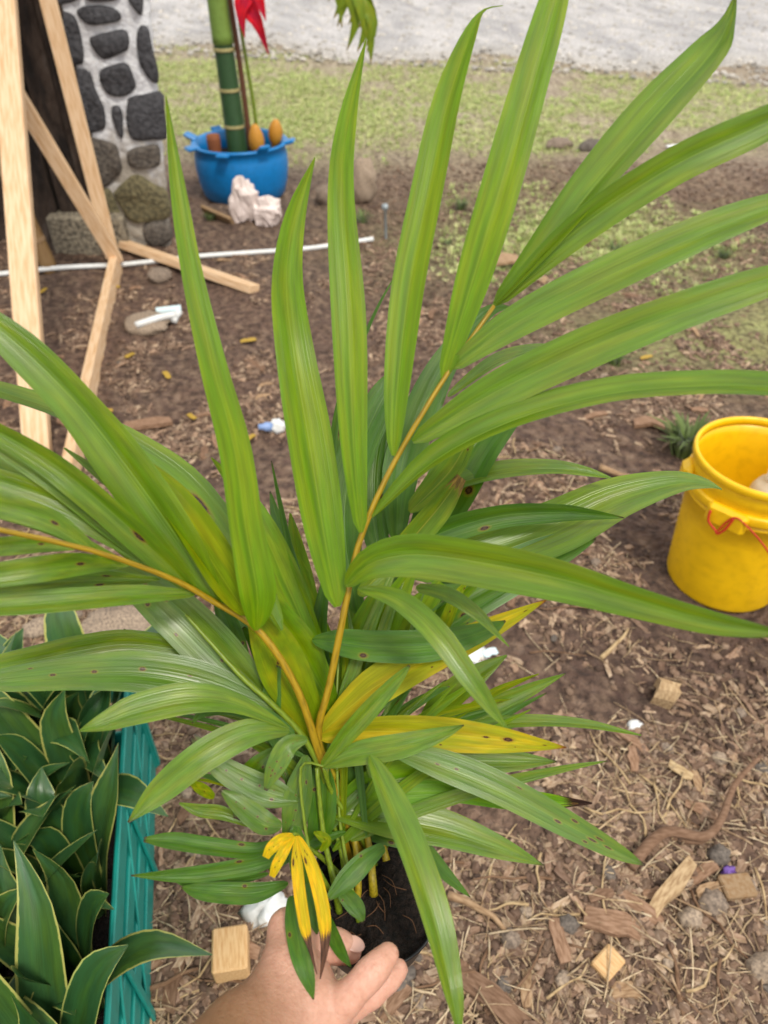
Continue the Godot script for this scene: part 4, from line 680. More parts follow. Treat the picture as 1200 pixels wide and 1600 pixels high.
func make_materials() -> void:
	mats.veins = vein_height()
	var brown := Color(0.30, 0.19, 0.12)
	leaf_mat("bright", Color(0.44, 0.60, 0.03), Color(0.56, 0.67, 0.12), 1, 0, 2.0, brown, 0.34, 1.0, {"spec": 0.48})
	var leaf_green := Color(0.395, 0.545, 0.07)
	var leaf_rib := Color(0.51, 0.62, 0.14)
	leaf_mat("green", leaf_green, leaf_rib, 2, 0, 0.985, brown, 0.27, 0.9, {"spec": 0.66})
	leaf_mat("pale", leaf_green, leaf_rib, 3, 0, 2.0, brown, 0.27, 0.9, {"spec": 0.66})
	leaf_mat("glossy", leaf_green, leaf_rib, 18, 0, 0.985, brown, 0.27, 0.9, {"spec": 0.66})
	leaf_mat("waxy", leaf_green, leaf_rib, 16, 1, 2.0, brown, 0.27, 0.9, {"spec": 0.66})
	leaf_mat("spotted_old", Color(0.31, 0.46, 0.06), Color(0.40, 0.52, 0.13), 17, 7, 0.97, brown, 0.29, 0.7, {"spec": 0.62})
	leaf_mat("deep", Color(0.26, 0.445, 0.03), Color(0.36, 0.52, 0.10), 4, 1, 0.985, brown, 0.32, 0.8, {"spec": 0.55})
	leaf_mat("spotted", Color(0.32, 0.465, 0.06), Color(0.42, 0.53, 0.13), 5, 9, 0.97, brown, 0.29, 0.7, {"spec": 0.62})
	leaf_mat("yellowgreen", Color(0.50, 0.60, 0.02), Color(0.60, 0.67, 0.12), 6, 2, 2.0, brown, 0.42, 1.0)
	leaf_mat("yellow", Color(0.585, 0.59, 0.03), Color(0.74, 0.70, 0.16), 7, 6, 0.965, Color(0.62, 0.36, 0.08), 0.45, 0.7)
	leaf_mat("yellowpure", Color(0.73, 0.645, 0.03), Color(0.84, 0.76, 0.16), 8, 2, 2.0, brown, 0.45, 0.6)
	leaf_mat("witheredtip", Color(0.73, 0.64, 0.03), Color(0.84, 0.76, 0.16), 9, 3, 0.70, Color(0.42, 0.29, 0.22), 0.5, 0.5)
	leaf_mat("browntip", Color(0.36, 0.55, 0.04), Color(0.50, 0.60, 0.14), 10, 1, 0.86, Color(0.22, 0.11, 0.06), 0.42, 0.65)
	leaf_mat("paletip", Color(0.37, 0.49, 0.09), Color(0.62, 0.60, 0.24), 11, 2, 0.88, Color(0.62, 0.50, 0.24), 0.30, 0.6)
	leaf_mat("agave", Color(0.18, 0.335, 0.18), Color(0.195, 0.35, 0.18), 12, 0, 2.0, brown, 0.30, 0.1, {"spec": 0.6, "margin": 0.085, "margin_col": Color(0.70, 0.73, 0.40)})
	leaf_mat("agave_old", Color(0.22, 0.37, 0.21), Color(0.23, 0.385, 0.21), 13, 1, 2.0, brown, 0.30, 0.1, {"spec": 0.6, "margin": 0.115, "margin_col": Color(0.73, 0.73, 0.40)})
	leaf_mat("palm_far", Color(0.40, 0.50, 0.10), Color(0.58, 0.62, 0.20), 14, 0, 0.93, Color(0.55, 0.48, 0.15), 0.45, 0.6)
	leaf_mat("bract", Color(0.78, 0.12, 0.25), Color(0.84, 0.25, 0.34), 15, 0, 2.0, brown, 0.4, 0.4)
	var streak := noise_tex(0.02, 31, [[0.0, Color(0.72, 0.72, 0.72)], [0.5, Color(0.92, 0.92, 0.92)], [1.0, Color(1, 1, 1)]], 256)
	for k in [["stalk", Color(0.66, 0.54, 0.09)], ["greenstalk", Color(0.47, 0.56, 0.12)], ["yellowstalk", Color(0.68, 0.60, 0.12)]]:
		mat(k[0], k[1], 0.42, {"albedo_texture": streak, "uv1_scale": Vector3(1, 4, 1)})
	# soil
	var soil := noise_tex(0.018, 41, [[0.15, Color(0.55, 0.52, 0.50)], [0.4, Color(0.80, 0.77, 0.75)], [0.6, Color(0.95, 0.93, 0.90)], [0.85, Color(1, 1, 1)]], 1024, 6)
	var clod := grey_tex(0.03, 42, 1024, 5)
	mat("soil", Color.WHITE, 0.93, {"vertex_color_use_as_albedo": true, "albedo_texture": soil, "uv1_triplanar": true, "uv1_world_triplanar": true, "uv1_scale": Vector3(1.6, 1.6, 1.6), "heightmap_enabled": true, "heightmap_texture": clod, "heightmap_scale": 1.2})
	var grit := noise_tex(0.06, 44, [[0.1, Color(0.62, 0.61, 0.61)], [0.45, Color(0.85, 0.84, 0.84)], [0.8, Color(1, 1, 1)]], 512, 4)
	mat("gravel", Color.WHITE, 0.95, {"vertex_color_use_as_albedo": true, "albedo_texture": grit, "uv1_triplanar": true, "uv1_world_triplanar": true, "uv1_scale": Vector3(0.9, 0.9, 0.9), "heightmap_enabled": true, "heightmap_texture": clod, "heightmap_scale": 1.5})
	# wood
	var grain := noise_tex(0.02, 51, [[0.1, Color(0.88, 0.80, 0.70)], [0.5, Color(0.96, 0.93, 0.89)], [0.9, Color(1, 1, 1)]], 512, 5)
	var gh := grey_tex(0.03, 52, 512)
	var wood := {"albedo_texture": grain, "uv1_triplanar": true, "uv1_scale": Vector3(9, 0.8, 9), "heightmap_enabled": true, "heightmap_texture": gh, "heightmap_scale": 0.03}
	mat("pine", Color(0.87, 0.76, 0.63), 0.7, wood)
	mat("offcut", Color(0.83, 0.70, 0.52), 0.75, {"albedo_texture": grain, "uv1_triplanar": true, "uv1_scale": Vector3(22, 22, 3)})
	mat("oldwood", Color(0.58, 0.49, 0.38), 0.85, wood)
	mat("greywood", Color(0.50, 0.46, 0.41), 0.9, wood)
	mat("bamboo", Color(0.52, 0.42, 0.27), 0.6, wood)
	var rotten := noise_tex(0.03, 53, [[0.2, Color(0.76, 0.71, 0.66)], [0.5, Color(0.91, 0.89, 0.86)], [0.8, Color(1, 1, 1)]], 256, 5)
	for k in [["chip_a", Color(0.60, 0.48, 0.39)], ["chip_b", Color(0.51, 0.40, 0.32)], ["chip_c", Color(0.68, 0.57, 0.45)], ["straw", Color(0.76, 0.67, 0.52)], ["twig", Color(0.50, 0.39, 0.30)], ["chunk", Color(0.74, 0.64, 0.50)]]:
		mat(k[0], k[1], 0.88, {"albedo_texture": rotten, "uv1_triplanar": true, "uv1_scale": Vector3(5, 14, 22), "heightmap_enabled": true, "heightmap_texture": gh, "heightmap_scale": 0.03})
	mat("litter", Color.WHITE, 0.9, {"vertex_color_use_as_albedo": true, "albedo_texture": rotten, "uv1_triplanar": true, "uv1_scale": Vector3(10, 10, 30)})
	# stone
	var st := noise_tex(0.025, 61, [[0.15, Color(0.55, 0.55, 0.57)], [0.5, Color(0.85, 0.85, 0.86)], [0.85, Color(1, 1, 1)]], 512, 6)
	var sh := grey_tex(0.03, 62, 512, 6)
	var stone := {"albedo_texture": st, "uv1_triplanar": true, "uv1_scale": Vector3(3, 3, 3), "heightmap_enabled": true, "heightmap_texture": sh, "heightmap_scale": 0.5}
	mat("basalt", Color(0.30, 0.30, 0.315), 0.8, stone)
	mat("basalt_brown", Color(0.42, 0.39, 0.355), 0.88, stone)
	mat("basalt_moss", Color(0.47, 0.44, 0.32), 0.92, stone)
	var lime := noise_tex(0.02, 64, [[0.1, Color(0.84, 0.84, 0.85)], [0.5, Color(0.96, 0.96, 0.97)], [0.8, Color(1, 1, 1)]], 512, 6)
	mat("mortar", Color.WHITE, 0.85, {"vertex_color_use_as_albedo": true, "albedo_texture": lime, "uv1_triplanar": true, "uv1_scale": Vector3(3, 3, 3), "heightmap_enabled": true, "heightmap_texture": sh, "heightmap_scale": 0.35})
	mat("mortar_muddy", Color(0.60, 0.56, 0.48), 0.9, stone)
	mat("fieldstone", Color(0.60, 0.53, 0.46), 0.85, {"albedo_texture": st, "uv1_triplanar": true, "uv1_scale": Vector3(8, 8, 8), "heightmap_enabled": true, "heightmap_texture": sh, "heightmap_scale": 0.12})
	mat("greystone", Color(0.47, 0.43, 0.39), 0.85, {"albedo_texture": st, "uv1_triplanar": true, "uv1_scale": Vector3(10, 10, 10), "heightmap_enabled": true, "heightmap_texture": sh, "heightmap_scale": 0.08})
	mat("palestone", Color(0.70, 0.62, 0.53), 0.85, {"albedo_texture": st, "uv1_triplanar": true, "uv1_scale": Vector3(10, 10, 10), "heightmap_enabled": true, "heightmap_texture": sh, "heightmap_scale": 0.08})
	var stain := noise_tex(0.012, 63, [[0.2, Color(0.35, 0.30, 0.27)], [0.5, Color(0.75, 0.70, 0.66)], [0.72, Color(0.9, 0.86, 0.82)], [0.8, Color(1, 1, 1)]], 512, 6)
	mat("painted_shade_wall", Color(0.30, 0.255, 0.225), 0.92, {"albedo_texture": stain, "uv1_triplanar": true, "uv1_scale": Vector3(1.6, 0.5, 1.6), "heightmap_enabled": true, "heightmap_texture": sh, "heightmap_scale": 2.0})  # dark base colour carries painted shade; the mottling is weathering
	# plastics
	var scuff := noise_tex(0.012, 71, [[0.15, Color(0.93, 0.92, 0.91)], [0.5, Color(0.985, 0.985, 0.98)], [0.8, Color(1, 1, 1)]], 512, 6)
	var sc := {"albedo_texture": scuff, "uv1_triplanar": true, "uv1_scale": Vector3(4, 4, 4)}
	mat("yellow_plastic", Color(0.95, 0.76, 0.05), 0.36, sc)
	mats.yellow_plastic.backlight_enabled = true
	mats.yellow_plastic.backlight = Color(0.35, 0.30, 0.05)
	mat("bucket_rim", Color(0.95, 0.76, 0.05), 0.36, sc)
	mat("blue_plastic", Color(0.0, 0.47, 0.75), 0.42, sc)
	mat("teal_plastic", Color(0.07, 0.54, 0.50), 0.42, sc)
	mat("black_plastic", Color(0.085, 0.09, 0.105), 0.42, sc)
	mat("white_plastic", Color(0.86, 0.87, 0.87), 0.45, sc)
	mat("pink_bag", Color(0.86, 0.80, 0.78), 0.4, sc)
	mat("cloudy", Color(0.80, 0.75, 0.66), 0.5, sc)
	mat("red_wire", Color(0.72, 0.18, 0.05), 0.5)
	mat("blue_cap", Color(0.50, 0.60, 0.78), 0.4)
	mat("cyan_paper", Color(0.78, 0.86, 0.88), 0.8)
	mat("purple", Color(0.42, 0.30, 0.60), 0.25)
	mat("iron", Color(0.58, 0.62, 0.64), 0.5, {"metallic": 0.3})
	var peat := noise_tex(0.05, 81, [[0.2, Color(0.4, 0.36, 0.33)], [0.5, Color(0.8, 0.76, 0.7)], [0.8, Color(1, 1, 1)]], 256, 6)
	mat("peat", Color(0.17, 0.125, 0.10), 0.95, {"albedo_texture": peat, "uv1_triplanar": true, "uv1_scale": Vector3(12, 12, 12), "heightmap_enabled": true, "heightmap_texture": sh, "heightmap_scale": 0.8})
	mat("root", Color(0.42, 0.29, 0.19), 0.8)
	# the palm trunk in the tub
	mat("trunk_green", Color(0.20, 0.33, 0.19), 0.5, sc)
	mat("trunk_light", Color(0.48, 0.60, 0.27), 0.45, sc)
	mat("trunk_ring", Color(0.66, 0.62, 0.42), 0.7, sc)
	mat("cane", Color(0.36, 0.21, 0.12), 0.6, sc)
	mat("cone", Color(0.76, 0.53, 0.16), 0.55, sc)
	mat("stump", Color(0.52, 0.30, 0.17), 0.8, sc)
	# skin
	var pores := noise_tex(0.05, 91, [[0.2, Color(0.93, 0.90, 0.88)], [0.5, Color(0.99, 0.98, 0.97)], [0.8, Color(1, 1, 1)]], 256, 5)
	mat("skin", Color.WHITE, 0.5, {"vertex_color_use_as_albedo": true, "albedo_texture": pores, "uv1_triplanar": true, "uv1_scale": Vector3(12, 12, 12), "subsurf_scatter_enabled": true, "subsurf_scatter_strength": 0.15, "heightmap_enabled": true, "heightmap_texture": mats.soil.heightmap_texture, "heightmap_scale": 0.045})
	mat("nail", Color(0.88, 0.70, 0.64), 0.3)
	mat("yellow_leaf", Color(0.66, 0.54, 0.20), 0.7)
	mat("weed_green", Color(0.34, 0.42, 0.17), 0.6, {"backlight_enabled": true, "backlight": Color(0.4, 0.4, 0.4)})
	mat("grass", Color.WHITE, 0.6, {"vertex_color_use_as_albedo": true, "backlight_enabled": true, "backlight": Color(0.4, 0.4, 0.4)})

# ------------------------------------------------------------------ setting
func greenness(x: float, z: float) -> float:       # how much turf covers the earth here
	var n := cn.get_noise_2d(x * 0.9, z * 0.9) + 0.4 * hn2.get_noise_2d(x * 0.6, z * 0.6)
	var g := smoothstep(-4.5, -5.6, z + 0.5 * cn.get_noise_2d(x * 0.7, 9.0))
	g *= 1.0 - smoothstep(-7.0, -8.2, z + 0.6 * n - 0.24 * clampf(x, -6.0, 8.0))
	var near := exp(-pow((x - 0.9) / 0.75, 2.0) - pow((z + 3.7) / 0.6, 2.0)) + 0.8 * exp(-pow((x - 1.3) / 0.5, 2.0) - pow((z + 2.6) / 0.3, 2.0))
	return clampf(g * (0.74 + 0.9 * n - 0.10 * clampf(x, -1.0, 2.0) + 0.5 * hn2.get_noise_2d(x * 0.25, z * 0.25)) + near * (0.85 + 1.1 * n), 0.0, 1.0)

func wetness(x: float, z: float) -> float:
	return exp(-pow((x - 0.76) / 0.50, 2.0) - pow((z + 1.14) / 0.36, 2.0)) * 0.95 + 0.42 * smoothstep(-1.15, -1.6, z) * smoothstep(-4.6, -3.6, z)

func soil_color(x: float, z: float) -> Color:
	var a := cn.get_noise_2d(x * 1.3, z * 1.3)
	var b := hn2.get_noise_2d(x * 2.2, z * 2.2)
	var dark := Color(0.088, 0.053, 0.042)
	var mid := Color(0.185, 0.118, 0.086)
	var pale := Color(0.30, 0.215, 0.155)
	var c := mid.lerp(pale, clampf(0.25 + 1.3 * a + 0.9 * b, 0.0, 1.0))
	var wet := wetness(x, z)
	c = c.lerp(dark, clampf(wet + 0.5 * a - 0.7 * b, 0.0, 0.85))
	var far := smoothstep(-4.2, -5.6, z)
	c = c.lerp(Color(0.52, 0.46, 0.355), far * clampf(0.8 + b, 0.0, 1.0))  # far earth paled, distant haze and glare painted into its colour
	return c.lerp(Color(0.40, 0.45, 0.17), greenness(x, z) * 0.8)

func sheet(xs: Array, zs: Array, hf: Callable, cf: Callable) -> ArrayMesh:
	var st := SurfaceTool.new()
	st.begin(Mesh.PRIMITIVE_TRIANGLES)
	for z in zs:
		for x in xs:
			st.set_color(cf.call(x, z))
			st.add_vertex(Vector3(x, hf.call(x, z), z))
	var w := xs.size()
	for j in zs.size() - 1:
		for i in w - 1:
			var a := j * w + i
			for q in [a, a + 1, a + w, a + 1, a + w + 1, a + w]: st.add_index(q)
	st.generate_normals()
	return st.commit()

func ground() -> void:
	var xs := []
	var x := 0.0
	var s := 0.016
	while x < 90.0:
		xs.append(x)
		if x > 0.0: xs.push_front(-x)
		if x > 1.6: s *= 1.05
		x += s
	var zs := []
	var z := 0.3
	s = 0.016
	while z > -140.0:
		zs.append(z)
		if z < -2.2: s *= 1.02
		z -= s
	zs.push_front(1.0); zs.push_front(4.0); zs.push_front(20.0)
	var o := part("ground", sheet(xs, zs, gy, soil_color), mats.soil, self)
	o.set_meta("kind", "structure")

func road() -> void:
	var xs := []
	var x := -40.0
	while x < 40.0:
		xs.append(x); x += 0.12 if absf(x) < 6.0 else 1.0
	var zs := []
	for i in 90: zs.append(-float(i) / 89.0)
	var near := func(px: float) -> float: return -7.9 + 0.26 * clampf(px, -6.0, 8.0) + 0.9 * cn.get_noise_2d(px * 0.5, 3.0)
	var st := SurfaceTool.new()
	st.begin(Mesh.PRIMITIVE_TRIANGLES)
	for t in zs:
		for px in xs:
			var n: float = near.call(px)
			var pz: float = n - 90.0 * pow(-t, 3.0) - 0.5 * -t
			var k: float = 0.6 * cn.get_noise_2d(px * 1.3, pz * 0.5) + 0.5 * hn2.get_noise_2d(px * 0.5, pz * 0.25)
			var c := Color(0.42, 0.415, 0.42).lerp(Color(0.68, 0.665, 0.655), clampf(0.55 + 1.6 * k, 0.0, 1.0))
			c = c.lerp(Color(0.52, 0.48, 0.40), smoothstep(1.0, 0.0, (n - pz)) * 0.6)
			st.set_color(c)
			st.add_vertex(Vector3(px, gy(px, pz) + minf((n - pz) * 0.05, 0.03) - 0.012, pz))
	var w := xs.size()
	for j in zs.size() - 1:
		for i in w - 1:
			var a := j * w + i
			for q in [a, a + 1, a + w, a + 1, a + w + 1, a + w]: st.add_index(q)
	st.generate_normals()
	var o := part("gravel_road", st.commit(), mats.gravel, self)
	o.set_meta("kind", "structure")

func stone_mesh(poly: PackedVector2Array, bulge: float, sd: int) -> ArrayMesh:
	var g := FastNoiseLite.new()
	g.seed = sd; g.frequency = 9.0
	var c := Vector2.ZERO
	for p in poly: c += p
	c /= poly.size()
	var n := 22
	var ring := PackedVector2Array()
	var closed := []
	for i in poly.size() + 3: closed.append(poly[(i - 1 + poly.size()) % poly.size()])
	for i in n:
		var f := float(i) / n * poly.size()
		var k := int(f)
		ring.append(crom(closed[k], closed[k + 1], closed[k + 2], closed[(k + 3) % closed.size()], f - k))
	var st := SurfaceTool.new()
	st.begin(Mesh.PRIMITIVE_TRIANGLES)
	var lv := [[1.03, -0.03], [1.0, 0.4], [0.93, 0.78], [0.75, 0.95], [0.4, 1.0], [0.02, 1.0]]
	for l in lv:
		for i in n + 1:
			var p: Vector2 = c + (ring[i % n] - c) * l[0]
			var h: float = bulge * l[1] + (g.get_noise_2d(p.x, p.y) * 0.014 if l[1] > 0.5 else 0.0)
			st.add_vertex(Vector3(p.x, p.y, h))
	for j in lv.size() - 1:
		for i in n:
			var a := j * (n + 1) + i
			for q in [a, a + n + 1, a + 1, a + 1, a + n + 1, a + n + 2]: st.add_index(q)
	st.generate_normals()
	return st.commit()

func wall_and_pillar() -> void:
	var o := thing("stone_pillar", "pillar of dark stones set in thick white mortar behind the timber frame", "pillar", Vector3(PILLAR[0], 0, PILLAR[2]))
	# the mortar body, its face a little uneven
	var st := SurfaceTool.new()
	st.begin(Mesh.PRIMITIVE_TRIANGLES)
	var w: float = PILLAR[1] - PILLAR[0]
	var d := 0.55
	var cols := 44; var rows := 110
	var path := PackedVector2Array()
	for i in cols + 1:       # front, then round the right corner to the side
		var t := float(i) / cols
		var l := t * (w + d)
		path.append(Vector2(minf(l, w - 0.03), 0.0) if l < w - 0.03 else (Vector2(w - 0.03 + 0.03 * sin(minf((l - w + 0.03) / 0.047, PI / 2)), -0.03 + 0.03 * cos(minf((l - w + 0.03) / 0.047, PI / 2))) if l < w + 0.045 else Vector2(w - 0.30 * (l - w), -0.955 * (l - w))))
	for j in rows + 1:
		var y := -0.08 + 2.3 * j / rows
		for i in cols + 1:
			var p := path[i]
			var mud := smoothstep(0.50, 0.30, y + 0.22 * cn.get_noise_2d(p.x * 5.0, y * 5.0) + 0.1 * hn2.get_noise_2d(p.x * 3.0, y * 3.0))
			st.set_color(Color(0.72, 0.73, 0.75).lerp(Color(0.30, 0.255, 0.19), mud * 0.85))
			st.add_vertex(Vector3(p.x * (1.0 + 0.085 * y / w) + 0.006 * hn2.get_noise_2d(y * 2.0, p.y * 3.0), y, p.y + 0.012 * hn2.get_noise_2d(p.x * 1.5 + 30.0, y * 1.5)))
	for j in rows:
		for i in cols:
			var a := j * (cols + 1) + i
			for q in [a, a + cols + 1, a + 1, a + 1, a + cols + 1, a + cols + 2]: st.add_index(q)
	st.generate_normals()
	part("mortar", st.commit(), mats.mortar, o)
	for s in STONES:
		var poly := PackedVector2Array()
		for i in range(0, s[1].size(), 2): poly.append(Vector2(s[1][i] - PILLAR[0], s[1][i + 1]))
		part("stone", stone_mesh(poly, 0.022, int(poly[0].x * 1000.0)), mats[s[0]], o, Vector3(0, 0, -0.004))
	# stones round the corner and above the frame
	var r := RandomNumberGenerator.new()
	r.seed = 5
	for j in 9:
		for i in 2:
			var pz := 0.10 + i * 0.22
			var py := 0.1 + j * 0.23 + 0.05 * i
			var poly := PackedVector2Array()
			for k in 8:
				var a := TAU * k / 8
				poly.append(Vector2(cos(a) * r.randf_range(0.075, 0.1), sin(a) * r.randf_range(0.08, 0.1)))
			var m := part("stone", stone_mesh(poly, 0.022, 90 + j * 2 + i), mats.basalt if py > 0.4 else mats.basalt_brown, o, Vector3(w - 0.30 * pz - 0.004, py, -0.955 * pz))
			m.rotation.y = 1.875
	for j in 4:
		for i in 2:
			var poly := PackedVector2Array()
			for k in 8:
				var a := TAU * k / 8 + 0.4
				poly.append(Vector2(cos(a) * r.randf_range(0.09, 0.115), sin(a) * r.randf_range(0.085, 0.11)))
			part("stone", stone_mesh(poly, 0.022, 190 + j * 2 + i), mats.basalt, o, Vector3(0.13 + i * 0.27, 1.15 + j * 0.25, -0.004))
	# shed wall beside it, the shade there painted as its dark colour
	var dw := thing("shed_wall", "weathered shed wall left of the stone pillar, shade painted into its dark colour", "wall", Vector3(PILLAR[0], 0, PILLAR[2] - 0.02))
	part("panel", chamfer_box(Vector3(2.6, 2.6, 0.16), 0.01), mats.painted_shade_wall, dw, Vector3(-1.3, 1.16, -0.12))
	part("plinth", chamfer_box(Vector3(0.34, 0.22, 0.10), 0.015), mats.mortar_muddy, dw, Vector3(-0.10, 0.05, 0.03))
	beam("jamb", Vector3(-0.05, -0.05, 0.0), Vector3(-0.05, 2.2, 0.0), 0.10, 0.07, mats.painted_shade_wall, dw)
	beam("jamb", Vector3(-0.16, -0.05, -0.01), Vector3(-0.16, 2.2, -0.01), 0.11, 0.07, mats.painted_shade_wall, dw)
	beam("jamb", Vector3(-0.28, -0.05, 0.0), Vector3(-0.28, 2.2, 0.0), 0.10, 0.07, mats.painted_shade_wall, dw)
	# roof above the shed, out of sight, shading its foot
	part("roof", chamfer_box(Vector3(3.2, 0.06, 2.0), 0.01), mats.greywood, dw, Vector3(-1.4, 2.5, 0.25))
	var gs := thing("grey_board", "grey weathered strip of board leaning on the dark shed wall", "board", Vector3.ZERO)
	beam("board", Vector3(-1.50, 0.02, -3.30), Vector3(-1.62, 1.35, -3.40), 0.045, 0.02, mats.greywood, gs, 0.2)
	var bb := thing("bamboo_cane", "pale bamboo cane leaning in the shadow behind the timber frame", "bamboo", Vector3.ZERO)
	part("cane", tube(vecs([-1.43, -0.02, -3.22, -1.52, 0.35, -3.28, -1.60, 0.7, -3.33, -1.70, 1.15, -3.40]), 0.034, 0.028, 10, 12), mats.bamboo, bb)
	for y in [0.16, 0.42, 0.70]:
		var p: Vector3 = along(vecs([-1.43, -0.02, -3.22, -1.52, 0.35, -3.28, -1.60, 0.7, -3.33, -1.70, 1.15, -3.40]), (y + 0.02) / 1.17)
		part("node", tube(PackedVector3Array([p - Vector3(-0.003, 0.008, 0.0), p, p + Vector3(-0.003, 0.008, 0.0)]), 0.036, 0.036, 10, 4), mats.oldwood, bb)

func timber_frame() -> void:
	var o := thing("timber_frame", "raw pine frame of posts and a diagonal brace before the stone pillar", "frame", Vector3(TIMBER[0][0], 0, TIMBER[0][2]))
	var names := ["rear_post", "front_leg", "diagonal_brace", "ground_rail"]
	var sizes := [[0.062, 0.04], [0.075, 0.045], [0.055, 0.04], [0.078, 0.035]]
	for i in 4:
		var t: Array = TIMBER[i]
		var a := Vector3(t[0], t[1], t[2]) - o.position
		var b := Vector3(t[3], t[4], t[5]) - o.position
		beam(names[i], a, b, sizes[i][0], sizes[i][1], mats.pine, o, TROLL[i])
	var s := thing("pine_batten", "loose pine batten lying on the soil under the timber frame", "batten", Vector3(LOOSE[0], 0, LOOSE[2]))
	beam("batten", Vector3.ZERO + Vector3(0, LOOSE[1], 0), Vector3(LOOSE[3] - LOOSE[0], LOOSE[4], LOOSE[5] - LOOSE[2]), 0.06, 0.035, mats.pine, s, 1.3)
	var e := thing("pine_offcut", "pine batten end poking in beside the front leg of the timber frame", "batten", Vector3(-1.17, 0, -1.9))
	beam("batten", Vector3(0.10, 0.02, 0.02), Vector3(-0.42, 0.34, -0.06), 0.045, 0.03, mats.oldwood, e)
	var p := thing("plastic_pipe", "thin white pipe lying across the soil behind the timber frame", "pipe", Vector3(-1.6, 0, -3.15))
	var pts := PackedVector3Array()
	for i in 9:
		var q := Vector3(-2.2, 0, -3.0).lerp(Vector3(-0.05, 0, -3.56), i / 8.0)
		q.y = gy(q.x, q.z) + 0.012
		pts.append(q - p.position)
	part("pipe", tube(pts, 0.0105, 0.0105, 8, 24), mats.white_plastic, p)

